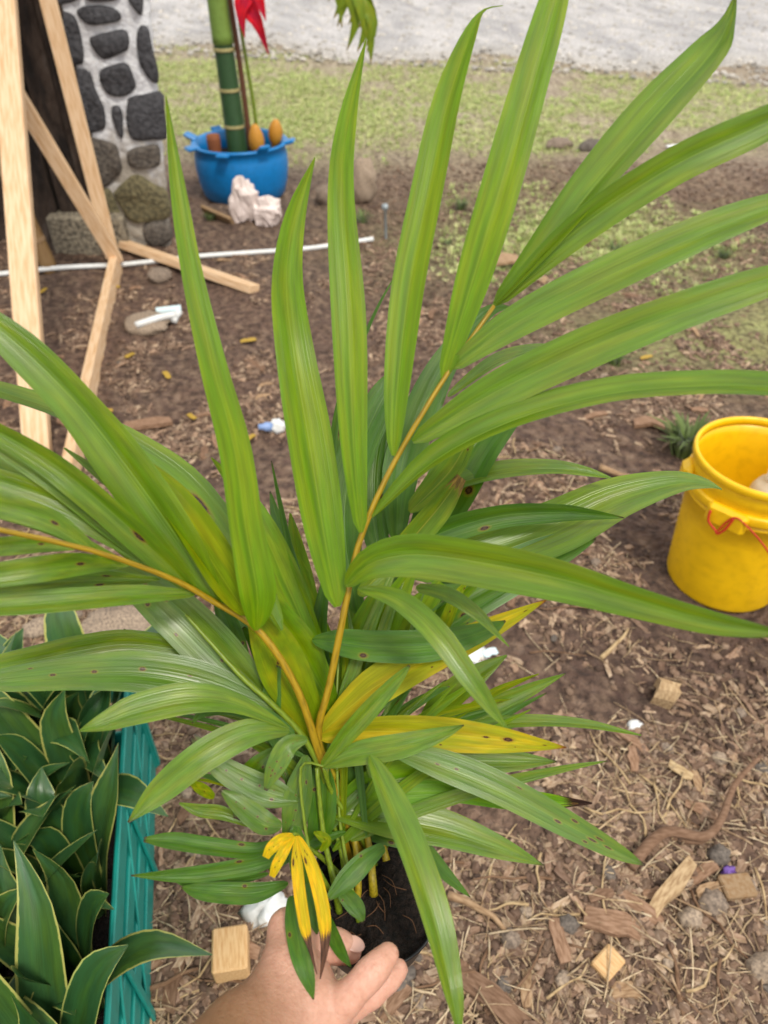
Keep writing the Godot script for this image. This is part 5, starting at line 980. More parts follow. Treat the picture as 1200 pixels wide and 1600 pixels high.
func blue_tub() -> void:
	var at := Vector3(TUB[0], gy(TUB[0], TUB[2]) - 0.01, TUB[2])
	var o := thing("blue_tub", "cut down blue plastic drum used as a planter", "tub", at)
	var r: float = TUB[3]
	part("shell", lathe([[0.02, 0.0], [r * 0.80, 0.0], [r * 0.88, 0.02], [r * 0.95, 0.08], [r * 0.99, 0.15], [r * 0.985, 0.21], [r * 0.94, 0.25], [r * 0.99, 0.255], [r * 1.02, 0.26], [r * 1.02, 0.268], [r * 0.98, 0.272], [r * 0.91, 0.262], [r * 0.93, 0.2], [r * 0.9, 0.1]], 56, 0.0, 0.012), mats.blue_plastic, o)
	for k in 7:
		var a: float = [0.1, 0.95, 1.75, 2.6, 3.25, 4.1, 5.35][k]
		var m := part("lug", chamfer_box(Vector3(0.07, 0.018, 0.06), 0.007), mats.blue_plastic, o, Vector3(cos(a) * r * 1.05, 0.268 + 0.012 * sin(k * 2.0), sin(a) * r * 1.05))
		m.rotation = Vector3(0, -a, 0.35 * sin(k * 1.7) + 0.25)
	part("earth", lathe([[0.001, 0.20], [r * 0.5, 0.195], [r * 0.91, 0.185]], 32), mats.peat, o)
	# palm
	var p := thing("palm_trunk_plant", "green ringed palm trunk growing in the blue tub", "palm", at + Vector3(-0.01, 0.18, 0))
	var tp := vecs([0, 0, 0, -0.005, 0.12, 0, -0.012, 0.4, 0.0, -0.02, 0.8, 0.01, -0.03, 1.5, 0.02])
	part("trunk", tube(tp, 0.058, 0.038, 14, 24), mats.trunk_green, p)
	part("upper_sheath", tube(PackedVector3Array([Vector3(-0.0145, 0.52, 0.002), Vector3(-0.018, 0.7, 0.006), Vector3(-0.02, 0.85, 0.012), Vector3(-0.03, 1.5, 0.022)]), 0.0515, 0.042, 14, 12), mats.trunk_light, p)
	for y in [0.02, 0.17, 0.335, 0.515]:
		var q: Vector3 = along(tp, 0.25 * y / 0.12 if y < 0.12 else 0.25 + 0.25 * (y - 0.12) / 0.28 if y < 0.4 else 0.5 + 0.25 * (y - 0.4) / 0.4)
		part("ring", tube(PackedVector3Array([q - Vector3(0, 0.007, 0), q, q + Vector3(0, 0.007, 0)]), 0.0585 - y * 0.011, 0.0575 - y * 0.011, 14, 4), mats.trunk_ring, p)
	# frond arching over to the right, its leaflets hanging
	for fr in [[Vector3(0.0, 1.24, 0.02), Vector3(0.20, 1.22, 0.12), Vector3(0.42, 0.97, 0.18), Vector3(0.62, 0.73, 0.20)], [Vector3(-0.03, 1.25, 0.0), Vector3(-0.2, 1.35, 0.0), Vector3(-0.34, 1.2, 0.0), Vector3(-0.4, 1.05, 0.0)]]:
		var f := part("frond", tube(PackedVector3Array(fr), 0.011, 0.004, 7, 14), mats.greenstalk, p)
		var big: bool = fr[0].x > 0.0
		for k in 19:
			for sd in [-1.0, 1.0]:
				var t := 0.34 + 0.66 * k / 18.0
				var b: Vector3 = along(PackedVector3Array(fr), t)
				var l := (0.40 if big else 0.26) * (1.0 - 0.25 * absf(t - 0.75)) * (0.9 + 0.2 * sin(k * 2.3 + sd))
				var out := Vector3(0.05 * signf(fr[3].x), 0, sd * 0.10)
				part("leaflet", blade(PackedVector3Array([b, b + out + Vector3(0, -0.02, 0), b + out * 1.3 + Vector3(0.02, -l * 0.55, 0), b + out * 1.35 + Vector3(0.03 * sin(k * 3.0), -l, 0)]), PackedFloat32Array([0.014, 0.046, 0.042, 0.003]), Vector3(0.25 * sd, 0.15, 1).normalized(), 0.25, k + int(sd), 8, 4), mats.palm_far, f)
	# ginger with its cones and one hanging red bract
	var g := thing("ginger_plant", "ginger with amber beehive cones and a red bract beside the palm trunk", "ginger", at + Vector3(0.06, 0.18, 0.04))
	part("cane", tube(vecs([0.0, 0, 0, -0.01, 0.35, -0.02, -0.03, 0.75, -0.02, -0.06, 1.4, 0.0]), 0.014, 0.011, 8, 14), mats.cane, g)
	part("cane", tube(vecs([0.045, 0, -0.02, 0.03, 0.3, -0.03, 0.0, 0.7, -0.03, -0.02, 1.3, -0.02]), 0.009, 0.008, 8, 14), mats.greenstalk, g)
	for c in [[Vector3(0.045, 0.0, 0.05), 0.10, 0.10, 0.038], [Vector3(0.115, 0.0, -0.03), 0.15, 0.085, 0.036]]:
		var base: Vector3 = c[0]
		part("cone_stalk", tube(PackedVector3Array([base, base + Vector3(0.003, c[1] * 0.4, 0), base + Vector3(0.0, c[1] * 0.62, 0)]), 0.013, 0.014, 8, 4), mats.cone, g)
		var prof := []
		for k in 19:
			var t := k / 18.0
			prof.append([c[3] * pow(sin(PI * (0.14 + 0.80 * t)), 0.7) * (1.0 + (0.09 if k % 2 == 0 else -0.06)), c[1] * 0.5 + t * c[2] * 1.35])
		prof.append([0.001, c[1] * 0.5 + c[2] * 1.36])
		var m := part("cone", lathe(prof, 18), mats.cone, g, base)
		m.rotation.z = -0.12 if c[1] > 0.12 else 0.03
	part("cut_stump", lathe([[0.032, -0.01], [0.034, 0.05], [0.036, 0.10], [0.033, 0.125], [0.001, 0.13]], 14), mats.stump, g, Vector3(-0.185, 0.0, 0.0))
	for k in 6:
		var b := Vector3(0.035, 1.00 - 0.055 * k, 0.05)
		part("bract", blade(PackedVector3Array([b, b + Vector3(0.015 + 0.004 * k, -0.04, 0.01), b + Vector3((0.0 if k % 2 == 0 else 0.075), -0.11, 0.012 * (k % 3)), b + Vector3(0.0 if k % 2 == 0 else 0.105, -0.17 - 0.014 * k, 0.0)]), PackedFloat32Array([0.04, 0.095, 0.06, 0.003]), Vector3(0.2 - 0.1 * k, 0.1, 1).normalized(), 0.5, k, 8, 4), mats.bract, g)
	# crumpled bag and scraps before the tub
	var bag := thing("crumpled_bag", "crumpled pinkish white plastic bag slumped against the blue tub", "bag", Vector3(BAG[0], gy(BAG[0], BAG[2]) - 0.01, BAG[2]))
	part("lump", rock(Vector3(0.070, 0.105, 0.055), 3, 0.34, 11, true), mats.pink_bag, bag, Vector3(-0.03, 0.09, 0))
	part("fold", rock(Vector3(0.072, 0.068, 0.05), 8, 0.36, 10, true), mats.pink_bag, bag, Vector3(0.07, 0.055, 0.02))
	var sc := thing("wood_scrap", "short split board lying at the left foot of the blue tub", "board", Vector3(BAG[0] - 0.17, gy(BAG[0] - 0.17, BAG[2]), BAG[2]))
	beam("board", Vector3(-0.08, 0.035, -0.06), Vector3(0.08, 0.015, 0.06), 0.05, 0.018, mats.oldwood, sc, 0.6)

func bucket() -> void:
	var at := Vector3(BUCKET[0], gy(BUCKET[0], BUCKET[2]) + 0.004, BUCKET[2])
	var o := thing("yellow_bucket", "yellow plastic bucket standing on the wet soil at right", "bucket", at)
	part("shell", lathe([[0.001, 0.004], [0.120, 0.0], [0.128, 0.004], [0.1305, 0.012], [0.1345, 0.10], [0.139, 0.20], [0.1425, 0.265], [0.1475, 0.268], [0.1485, 0.272], [0.1445, 0.276], [0.1445, 0.318], [0.1470, 0.322], [0.1470, 0.362], [0.1440, 0.364], [0.1425, 0.33], [0.1385, 0.318], [0.137, 0.25], [0.132, 0.12], [0.127, 0.012], [0.001, 0.010]], 72), mats.yellow_plastic, o)
	part("rim", lathe([[0.1435, 0.352], [0.1435, 0.368], [0.1455, 0.372], [0.149, 0.373], [0.1525, 0.371], [0.1535, 0.366], [0.1530, 0.354], [0.1500, 0.352], [0.1435, 0.352]], 72), mats.bucket_rim, o)
	# skirt ring with the two bail ears
	part("skirt", lathe([[0.143, 0.282], [0.152, 0.282], [0.1535, 0.286], [0.1535, 0.302], [0.152, 0.306], [0.143, 0.306]], 72), mats.yellow_plastic, o)
	for a in [2.32, 2.32 + PI]:
		var e := part("ear", chamfer_box(Vector3(0.024, 0.052, 0.088), 0.008), mats.yellow_plastic, o, Vector3(cos(a) * 0.149, 0.282, sin(a) * 0.149))
		e.rotation.y = -a
	var e2 := part("ear", chamfer_box(Vector3(0.030, 0.07, 0.055), 0.012), mats.bucket_rim, o, Vector3(cos(3.35) * 0.150, 0.295, sin(3.35) * 0.150))
	e2.rotation.y = -3.35
	part("wire_handle", tube(vecs([-0.119, 0.255, 0.122, -0.100, 0.300, 0.130, -0.075, 0.292, 0.146, -0.03, 0.25, 0.172, 0.01, 0.19, 0.180, 0.04, 0.11, 0.175, 0.07, 0.07, 0.165]), 0.0021, 0.002, 6, 40), mats.red_wire, o)
	part("wire_knot", tube(vecs([-0.137, 0.296, 0.100, -0.137, 0.272, 0.106, -0.122, 0.256, 0.120, -0.117, 0.250, 0.124, -0.107, 0.270, 0.130, -0.098, 0.300, 0.130]), 0.0028, 0.0028, 6, 20), mats.red_wire, o)
	var c := thing("milky_jug", "pale milky plastic jug standing inside the yellow bucket", "jug", at + Vector3(0.022, 0.012, 0.034))
	part("body", lathe([[0.001, 0.0], [0.042, 0.0], [0.047, 0.01], [0.050, 0.25], [0.046, 0.285], [0.036, 0.305], [0.02, 0.315], [0.02, 0.33], [0.001, 0.332]], 32), mats.cloudy, c)
	part("cap", lathe([[0.024, 0.315], [0.024, 0.337], [0.021, 0.341], [0.001, 0.341]], 20), mats.white_plastic, c)

func crate_and_agaves() -> void:
	var far := Vector3(-0.445, 0, -0.835)
	var dirv := Vector3(0.203, 0, 0.979)
	var left := Vector3(-0.979, 0, 0.203)
	var o := thing("plastic_crate", "teal lattice plastic crate full of young variegated agaves", "crate", far)
	var ln := 0.66; var wd := 0.44; var h := 0.25
	var y0 := 0.012
	for s in [[Vector3.ZERO, dirv, ln], [left * wd, dirv, ln], [Vector3.ZERO, left, wd], [dirv * ln, left, wd]]:
		var b: Vector3 = s[0]; var d: Vector3 = s[1]; var l: float = s[2]
		for y in [[0.028, 0.050], [0.097, 0.042], [0.162, 0.042], [0.230, 0.046]]:
			slat("rail", b + Vector3(0, y0 + y[0], 0) - d * 0.008, b + Vector3(0, y0 + y[0], 0) + d * (l + 0.008), y[1], 0.008, d.cross(Vector3.UP), mats.teal_plastic, o)
		var n := int(l / 0.21)
		var nv := d.cross(Vector3.UP)
		for k in n + 1:
			var f := float(k) / n * l
			slat("upright", b + d * f + Vector3(0, y0, 0) - nv * 0.008, b + d * f + Vector3(0, y0 + 0.235, 0) - nv * 0.008, 0.014, 0.006, nv, mats.teal_plastic, o)
			if k < n:
				var f2 := float(k + 1) / n * l
				for q in [[f, f2], [f2, f]]:
					slat("strut", b + d * q[0] - nv * (0.0045 if q[0] > q[1] else -0.0045) + Vector3(0, y0 + 0.03, 0), b + d * q[1] - nv * (0.0045 if q[0] > q[1] else -0.0045) + Vector3(0, y0 + 0.228, 0), 0.010, 0.004, nv, mats.teal_plastic, o)
	var fl := part("floor", chamfer_box(Vector3(wd, 0.012, ln), 0.004), mats.teal_plastic, o, (dirv * ln + left * wd) * 0.5 + Vector3(0, y0 + 0.01, 0))
	fl.rotation.y = atan2(dirv.x, dirv.z)
	# agaves: rosettes of leaves, each in its own small bag of peat
	var spots := [[0.0688902, 0.0624662, "dark green yellow edged agave in the farthest row, beside the crate wall", 9, 1.11687, 0.310898], [0.0651498, 0.169274, "dark green yellow edged agave in the farthest row, second from the crate wall", 11, 0.484888, 0.299884], [0.0734995, 0.265818, "dark green yellow edged agave in the farthest row, third from the crate wall", 10, 1.01649, 0.335159], [0.0835381, 0.373452, "dark green yellow edged agave in the farthest row, fourth from the crate wall", 9, 1.42807, 0.259985], [0.200188, 0.0734766, "dark green yellow edged agave in the second row, beside the crate wall", 11, 0.379965, 0.31196], [0.208688, 0.177745, "dark green yellow edged agave in the second row, second from the crate wall", 10, 1.22976, 0.270187], [0.20879, 0.282792, "dark green yellow edged agave in the second row, third from the crate wall", 10, 5.46828, 0.285689], [0.19525, 0.365864, "dark green yellow edged agave in the second row, fourth from the crate wall", 11, 5.3184, 0.329144], [0.316644, 0.0625763, "dark green yellow edged agave in the third row, beside the crate wall", 10, 0.834857, 0.271306], [0.337087, 0.177015, "dark green yellow edged agave in the third row, second from the crate wall", 11, 0.0232477, 0.318793], [0.32093, 0.282044, "dark green yellow edged agave in the third row, third from the crate wall", 10, 0.0495154, 0.257515], [0.331193, 0.365349, "dark green yellow edged agave in the third row, fourth from the crate wall", 9, 3.43787, 0.298383], [0.450945, 0.0563764, "dark green yellow edged agave in the fourth row, beside the crate wall", 9, 3.83231, 0.258408], [0.462394, 0.163451, "dark green yellow edged agave in the fourth row, second from the crate wall", 11, 4.31781, 0.253708], [0.4531, 0.278664, "dark green yellow edged agave in the fourth row, third from the crate wall", 9, 4.4709, 0.316319], [0.462258, 0.365685, "dark green yellow edged agave in the fourth row, fourth from the crate wall", 11, 2.41421, 0.331553], [0.579852, 0.0650982, "dark green yellow edged agave in the nearest row, beside the crate wall", 11, 2.19568, 0.310671], [0.592708, 0.175493, "dark green yellow edged agave in the nearest row, second from the crate wall", 9, 5.20423, 0.259897], [0.601451, 0.272311, "dark green yellow edged agave in the nearest row, third from the crate wall", 9, 2.41302, 0.338746], [0.592233, 0.365367, "dark green yellow edged agave in the nearest row, fourth from the crate wall", 11, 1.97227, 0.289022]]
	var rr := RandomNumberGenerator.new()
	rr.seed = 77
	for i in spots.size():
		var sp: Array = spots[i]
		var at: Vector3 = far + dirv * sp[0] + left * sp[1] + Vector3(0, y0 + 0.018, 0)
		var a := thing("variegated_agave", sp[2], "agave", at, "agaves in the teal crate")
		part("root_ball", lathe([[0.001, 0.0], [0.045, 0.0], [0.052, 0.012], [0.055, 0.085], [0.048, 0.092], [0.001, 0.095]], 18), mats.peat, a)
		var count: int = sp[3]
		for k in count:
			var t := float(k) / count                      # 0 outer, 1 inner
			var az: float = k * 2.399 + sp[4]
			var out := Vector3(cos(az), 0, sin(az))
			var l: float = sp[5] * (0.78 + 0.36 * sin(PI * (0.2 + 0.7 * t))) * rr.randf_range(0.88, 1.08)
			var spread := lerpf(0.52, 0.08, pow(t, 0.8)) * rr.randf_range(0.7, 1.15)
			var curl := rr.randf_range(-0.25, 0.55) * (1.0 - 0.5 * t)
			var b := Vector3(0, 0.085, 0) + out * 0.012
			var p1 := b + out * l * spread * 0.16 + Vector3(0, l * 0.26, 0)
			var p2 := b + out * l * spread * 0.42 + Vector3(0, l * 0.58, 0)
			var p3 := b + out * l * spread * (0.78 + 0.3 * curl) + Vector3(0, l * (0.86 - 0.16 * maxf(curl, 0.0)), 0)
			var p4 := b + out * l * spread * (1.05 + 0.9 * curl) + Vector3(0, l * (1.02 - 0.42 * maxf(curl, 0.0)), 0) + out.cross(Vector3.UP) * rr.randf_range(-0.03, 0.03)
			var w: float = l * rr.randf_range(0.16, 0.215)
			var nrm := (Vector3.UP * spread - out * 1.0).normalized()
			part("leaf", blade(PackedVector3Array([b, p1, p2, p3, p4]), PackedFloat32Array([w * 0.55, w * 0.8, w, w * 0.72, 0.001]), nrm, 0.42, k + i * 13, 16, 8, 0.0, true), mats.agave if rr.randf() < 0.65 else mats.agave_old, a)

# ------------------------------------------------------------------ the palm in the hand
func potted_palm() -> void:
	var c := Vector3(POT[0], POT[1], POT[2])
	var o := thing("potted_palm", "young palm with broad green and yellow leaflets in a black pot held by a hand", "palm", c)
	var tilt := Basis(Vector3.RIGHT, -deg_to_rad(POT[4]))
	var r: float = POT[3]
	var pot := part("pot", lathe([[0.001, -0.080], [r * 0.62, -0.080], [r * 0.65, -0.076], [r * 0.77, -0.045], [r * 0.90, -0.012], [r * 0.96, -0.010], [r * 0.985, -0.002], [r * 1.0, 0.0], [r * 0.985, 0.002], [r * 0.95, -0.001], [r * 0.90, -0.02], [r * 0.82, -0.05]], 56), mats.black_plastic, o)
	pot.basis = tilt
	var st := SurfaceTool.new()
	st.begin(Mesh.PRIMITIVE_TRIANGLES)
	for j in 13:
		for k in 41:
			var a := TAU * (k % 40) / 40.0
			var q := r * 0.93 * j / 12.0
			var p := Vector3(cos(a) * q, 0, sin(a) * q)
			p.y = -0.014 + 0.006 * hn2.get_noise_2d(p.x * 9.0, p.z * 9.0) + 0.004 * hn2.get_noise_2d(p.x * 26.0, p.z * 26.0)
			st.add_vertex(p)
	for j in 12:
		for k in 40:
			var a := j * 41 + k
			for q in [a, a + 41, a + 1, a + 1, a + 41, a + 42]: st.add_index(q)
	st.generate_normals()
	var soil := part("potting_soil", st.commit(), mats.peat, o)
	soil.basis = tilt
	var r2 := RandomNumberGenerator.new()
	r2.seed = 12
	for k in 16:
		var a := r2.randf() * TAU
		var q := r * r2.randf_range(0.1, 0.8)
		var p := Vector3(cos(a) * q, -0.010, sin(a) * q)
		var d := Vector3(r2.randf_range(-1, 1), 0, r2.randf_range(-1, 1)).normalized() * r2.randf_range(0.004, 0.012)
		part("root", tube(PackedVector3Array([p - d, p + Vector3(0, 0.003, 0) + Vector3(d.z, 0, -d.x) * 0.3, p + d]), 0.0004, 0.00025, 4, 6), mats.root, soil)
	for s in STEMS: part("stem", tube(vecs(s[1], c), s[0], s[0] * 0.55, 8, 16), mats.yellowstalk if s[0] > 0.0029 else mats.greenstalk, o)
	var fr := []
	for f in FRONDS:
		var q := part("frond", tube(vecs(f[4], c), f[2], f[3], 8, 26), mats[f[1]], o)
		q.set_meta("label", f[0])
		fr.append(q)
	var i := 0
	for l in LEAFLETS:
		var pts := PackedVector3Array()
		var ws := PackedFloat32Array()
		var a: Array = l[4]
		for k in range(0, a.size(), 4):
			pts.append(Vector3(a[k], a[k + 1], a[k + 2]) - c)
			ws.append(a[k + 3])
		part("leaflet", blade(pts, ws, Vector3(l[3][0], l[3][1], l[3][2]), l[2], i), mats[l[1]], fr[l[0]])
		i += 1

func arm() -> void:
	# joints with radii, joined as one smooth surface on a grid
	var cell := 0.0027
	var k := 620.0
	var o3 := Vector3(ARM_BOX[0], ARM_BOX[1], ARM_BOX[2])
	var nx := int(ARM_BOX[3] / cell) + 2; var ny := int(ARM_BOX[4] / cell) + 2; var nz := int(ARM_BOX[5] / cell) + 2
	var f := PackedFloat32Array()
	f.resize(nx * ny * nz)
	for b in BONES:
		var a := Vector3(b[0], b[1], b[2]); var e := Vector3(b[4], b[5], b[6])
		var ra: float = b[3]; var rb: float = b[7]
		var m := maxf(ra, rb) + 0.0085
		var lo := ((a.min(e) - Vector3.ONE * m) - o3) / cell
		var hi := ((a.max(e) + Vector3.ONE * m) - o3) / cell
		var ab := e - a
		var l2 := maxf(ab.length_squared(), 1e-9)
		for z in range(maxi(0, int(lo.z)), mini(nz, int(hi.z) + 1)):
			for y in range(maxi(0, int(lo.y)), mini(ny, int(hi.y) + 1)):
				for x in range(maxi(0, int(lo.x)), mini(nx, int(hi.x) + 1)):
					var p := o3 + Vector3(x, y, z) * cell
					var t := clampf((p - a).dot(ab) / l2, 0.0, 1.0)
					var d := p.distance_to(a + ab * t) - (ra + (rb - ra) * t)
					f[(z * ny + y) * nx + x] += exp(-k * d)
	var st := SurfaceTool.new()
	st.begin(Mesh.PRIMITIVE_TRIANGLES)
	var id := {}
	var cnt := 0
	var stp := [1, nx, nx * ny]
	var wrist := Vector3(WRIST[0], WRIST[1], WRIST[2])
	var hand := Vector3(WRIST[3], WRIST[4], WRIST[5])
	var axis := (hand - wrist).normalized()
	for z in nz - 1:
		for y in ny - 1:
			for x in nx - 1:
				var i0 := (z * ny + y) * nx + x
				var inside := 0
				var v := []
				for c in 8:
					var q: float = f[i0 + (c & 1) + nx * ((c >> 1) & 1) + nx * ny * (c >> 2)]
					v.append(q)
					if q > 1.0: inside += 1
				if inside == 0 or inside == 8: continue
				var s := Vector3.ZERO
				var n := 0
				for c in 8:
					for ax in 3:
						if c & (1 << ax): continue
						var d: int = c | (1 << ax)
						if (v[c] > 1.0) != (v[d] > 1.0):
							var la := log(maxf(v[c], 1e-9)); var lb := log(maxf(v[d], 1e-9))
							var t := la / (la - lb)
							var pa := Vector3(c & 1, (c >> 1) & 1, c >> 2)
							var pb := Vector3(d & 1, (d >> 1) & 1, d >> 2)
							s += pa.lerp(pb, t); n += 1
				var p := o3 + (Vector3(x, y, z) + s / n) * cell
				id[i0] = cnt; cnt += 1
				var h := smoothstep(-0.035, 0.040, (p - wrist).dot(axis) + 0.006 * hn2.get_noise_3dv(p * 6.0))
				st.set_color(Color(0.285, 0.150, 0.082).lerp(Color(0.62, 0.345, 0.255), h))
				st.add_vertex(p)
	for key in id:
		var i0: int = key
		for ax in 3:
			var u: int = stp[(ax + 1) % 3]; var w: int = stp[(ax + 2) % 3]
			if (f[i0] > 1.0) == (f[i0 + stp[ax]] > 1.0): continue
			if not (id.has(i0 - u) and id.has(i0 - w) and id.has(i0 - u - w)): continue
			var q := [id[i0], id[i0 - u], id[i0 - u - w], id[i0 - w]]
			var od: Array = [0, 1, 2, 0, 2, 3] if f[i0] > 1.0 else [0, 2, 1, 0, 3, 2]
			for j in od: st.add_index(q[j])
	st.generate_normals()
	var o := thing("person", "bare forearm and hand gripping the rim of the black pot", "person", Vector3.ZERO)
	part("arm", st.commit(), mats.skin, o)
	var tip := Vector3(NAIL[0], NAIL[1], NAIL[2])
	var nail := part("thumbnail", rock(Vector3(0.0062, 0.0016, 0.0075), 2, 0.03, 8), mats.nail, o, tip)
	nail.basis = Basis(Vector3(NAIL[3], NAIL[4], NAIL[5]), Vector3(NAIL[6], NAIL[7], NAIL[8]), Vector3(NAIL[9], NAIL[10], NAIL[11]))

# ------------------------------------------------------------------ litter on the soil
func rest(called: String, label: String, category: String, mesh: Mesh, m: Material, p: Vector3, rot: Vector3, group := "", lift := 0.0) -> MeshInstance3D:
	var o := part(called, mesh, m, self, Vector3(p.x, gy(p.x, p.z) + lift, p.z))
	o.rotation = rot
	tag(o, label, category, group)
	return o

func twig_mesh(l: float, r: float, sd: int) -> ArrayMesh:
	var g := RandomNumberGenerator.new()
	g.seed = sd
	var pts := PackedVector3Array()
	for i in 5: pts.append(Vector3((i / 4.0 - 0.5) * l, r + g.randf_range(0, 1) * r, g.randf_range(-0.05, 0.05) * l))
	return tube(pts, r, r * 0.5, 5, 8)

func litter() -> void:
	rest("wood_block", "pale sawn wood block on the soil left of the hand", "wood block", chamfer_box(Vector3(0.055, 0.045, 0.066), 0.003), mats.offcut, Vector3(-0.2398,0,-0.4848), Vector3(0,0.15,0), "", 0.02)
	rest("wood_block", "crumbling pale wood block on bare soil right of the palm", "wood block", shard(0.055, 0.05, 0.035, 21), mats.chunk, Vector3(0.5926,0,-1.0076), Vector3(0.1,1.2,0.1), "", 0.03)
	rest("wood_block", "small pale sawn cube on the soil near the bottom right", "wood block", chamfer_box(Vector3(0.045, 0.022, 0.035), 0.003), mats.offcut, Vector3(0.3532,0,-0.4782), Vector3(0.1,0.7,0.05), "", 0.01)
	rest("wood_block", "square brown offcut beside the purple beads", "wood block", chamfer_box(Vector3(0.055, 0.02, 0.04), 0.003), mats.oldwood, Vector3(0.6001,0,-0.5985), Vector3(0,0.1,0), "", 0.01)
	rest("wood_wedge", "long pale wooden wedge pointing down left on the litter", "wedge", shard(0.13, 0.026, 0.018, 33), mats.chunk, Vector3(0.4873,0,-0.5953), Vector3(0,0.75,0.05), "", 0.02)
	rest("bark_slab", "long flat bark slab lying below the hanging leaflet", "bark", shard(0.14, 0.035, 0.012, 35), mats.chip_b, Vector3(0.1634,0,-0.4302), Vector3(0,-0.65,0), "", 0.014)
	rest("bark_slab", "broad grey bark slab left of the small pale cube", "bark", shard(0.09, 0.045, 0.012, 36), mats.chip_a, Vector3(0.3747,0,-0.5332), Vector3(0,-0.25,0), "", 0.012)
	rest("bark_slab", "smooth slab of bark on wet soil before the yellow bucket", "bark", shard(0.12, 0.05, 0.014, 37), mats.chip_a, Vector3(0.8387,0,-2.019), Vector3(0,-0.2,0), "", 0.012)
	rest("bark_slab", "pink brown slab of wood left of the palm on dark soil", "bark", shard(0.16, 0.055, 0.014, 38), mats.chip_a, Vector3(-0.7489,0,-2.019), Vector3(0,0.4,0), "", 0.014)
	rest("stick", "short pale stick between the bucket and the palm", "stick", twig_mesh(0.13, 0.011, 41), mats.chip_c, Vector3(0.6796,0,-1.766), Vector3(0,-0.5,0), "", 0.004)
	rest("stick", "thick brown stick under the long pale leaflet", "stick", twig_mesh(0.11, 0.008, 42), mats.chip_c, Vector3(0.1552,0,-0.5565), Vector3(0,-0.55,0), "", 0.004)
	rest("stick", "pale stick standing out on the dark soil right of the palm", "stick", twig_mesh(0.12, 0.006, 43), mats.straw, Vector3(0.5181,0,-1.1387), Vector3(0,0.75,0), "", 0.004)
	rest("stick", "thin brown stick right of the bark slab, pointing up", "stick", twig_mesh(0.10, 0.005, 44), mats.twig, Vector3(0.452,0,-0.4525), Vector3(0,1.45,0), "", 0.004)
	rest("stick", "pale stick on the soil beside the crate", "stick", twig_mesh(0.12, 0.004, 45), mats.straw, Vector3(-0.3701,0,-0.499), Vector3(0,-1.1,0), "", 0.004)
	rest("stick", "brown stick beside the wood block left of the hand", "stick", twig_mesh(0.10, 0.005, 46), mats.twig, Vector3(-0.3355,0,-0.448), Vector3(0,0.5,0), "", 0.004)
	rest("root", "dead root snaking over the litter at right", "root", tube(vecs([-0.12, 0.012, 0.05, -0.05, 0.025, -0.005, 0.02, 0.02, 0.0, 0.06, 0.025, -0.03, 0.11, 0.02, -0.10, 0.18, 0.02, -0.16]), 0.0115, 0.004, 8, 24), mats.chip_b, Vector3(0.5455,0,-0.6798), Vector3(0,0,0), "", 0)
	rest("stone", "pale rounded stone below the wooden wedge", "stone", rock(Vector3(0.024, 0.017, 0.018), 51, 0.2, 9), mats.palestone, Vector3(0.5081,0,-0.5483), Vector3(0,0.3,0), "", 0.0045)
	rest("stone", "angular dark grey stone on the litter", "stone", rock(Vector3(0.017, 0.016, 0.018), 52, 0.45, 6), mats.greystone, Vector3(0.3024,0,-0.5362), Vector3(0,0.9,0), "", 0.0045)
	rest("stone", "round tan stone left of the dark grey stone", "stone", rock(Vector3(0.016, 0.013, 0.016), 53, 0.25, 8), mats.fieldstone, Vector3(0.2056,0,-0.5145), Vector3(0,0.3,0), "", 0.0036)
	rest("stone", "flat grey stone beside the fingertips", "stone", rock(Vector3(0.032, 0.014, 0.026), 54, 0.3, 8), mats.greystone, Vector3(0.0182,0,-0.4588), Vector3(0,0.3,0), "", 0.0036)
	rest("stone", "stone at the right edge below the purple beads", "stone", rock(Vector3(0.03, 0.022, 0.024), 55, 0.3, 8), mats.palestone, Vector3(0.5995,0,-0.4708), Vector3(0,0.3,0), "", 0.0045)
	rest("stone", "pale stone between the wedge and the brown offcut", "stone", rock(Vector3(0.026, 0.018, 0.022), 56, 0.3, 8), mats.fieldstone, Vector3(0.5516,0,-0.5741), Vector3(0,0.3,0), "", 0.0045)
	rest("stone", "small white stone on bare soil right of the palm", "stone", rock(Vector3(0.015, 0.012, 0.016), 57, 0.2, 8), mats.palestone, Vector3(0.6625,0,-0.8589), Vector3(0,0.3,0), "", 0.0036)
	rest("stone", "small stone beside the purple beads, above", "stone", rock(Vector3(0.022, 0.017, 0.018), 58, 0.3, 8), mats.greystone, Vector3(0.5888,0,-0.6542), Vector3(0,0.3,0), "", 0.0045)
	rest("field_stone", "upright rounded stone right of the blue tub", "stone", rock(Vector3(0.07, 0.115, 0.06), 61, 0.2, 12), mats.palestone, Vector3(-0.1059,0,-4.0906), Vector3(0,0.4,0), "", 0.09)
	rest("field_stone", "brown stone leaning beside the upright rounded stone", "stone", rock(Vector3(0.06, 0.055, 0.05), 62, 0.35, 10), mats.fieldstone, Vector3(-0.2913,0,-4.0906), Vector3(0,0.4,0), "", 0.03)
	rest("field_stone", "reddish stone half sunk at the edge of the grass", "stone", rock(Vector3(0.09, 0.04, 0.06), 63, 0.3, 10), mats.fieldstone, Vector3(1.0776,0,-5.0968), Vector3(0,0.4,0), "", 0.015)
	rest("field_stone", "dark stone half sunk at the edge of the grass", "stone", rock(Vector3(0.09, 0.045, 0.06), 64, 0.3, 10), mats.greystone, Vector3(1.2771,0,-5.069), Vector3(0,0.4,0), "", 0.015)
	rest("field_stone", "low stone beside the white pipe by the loose batten", "stone", rock(Vector3(0.05, 0.03, 0.045), 65, 0.3, 10), mats.fieldstone, Vector3(-0.9482,0,-3.1431), Vector3(0,0.4,0), "", 0.02)
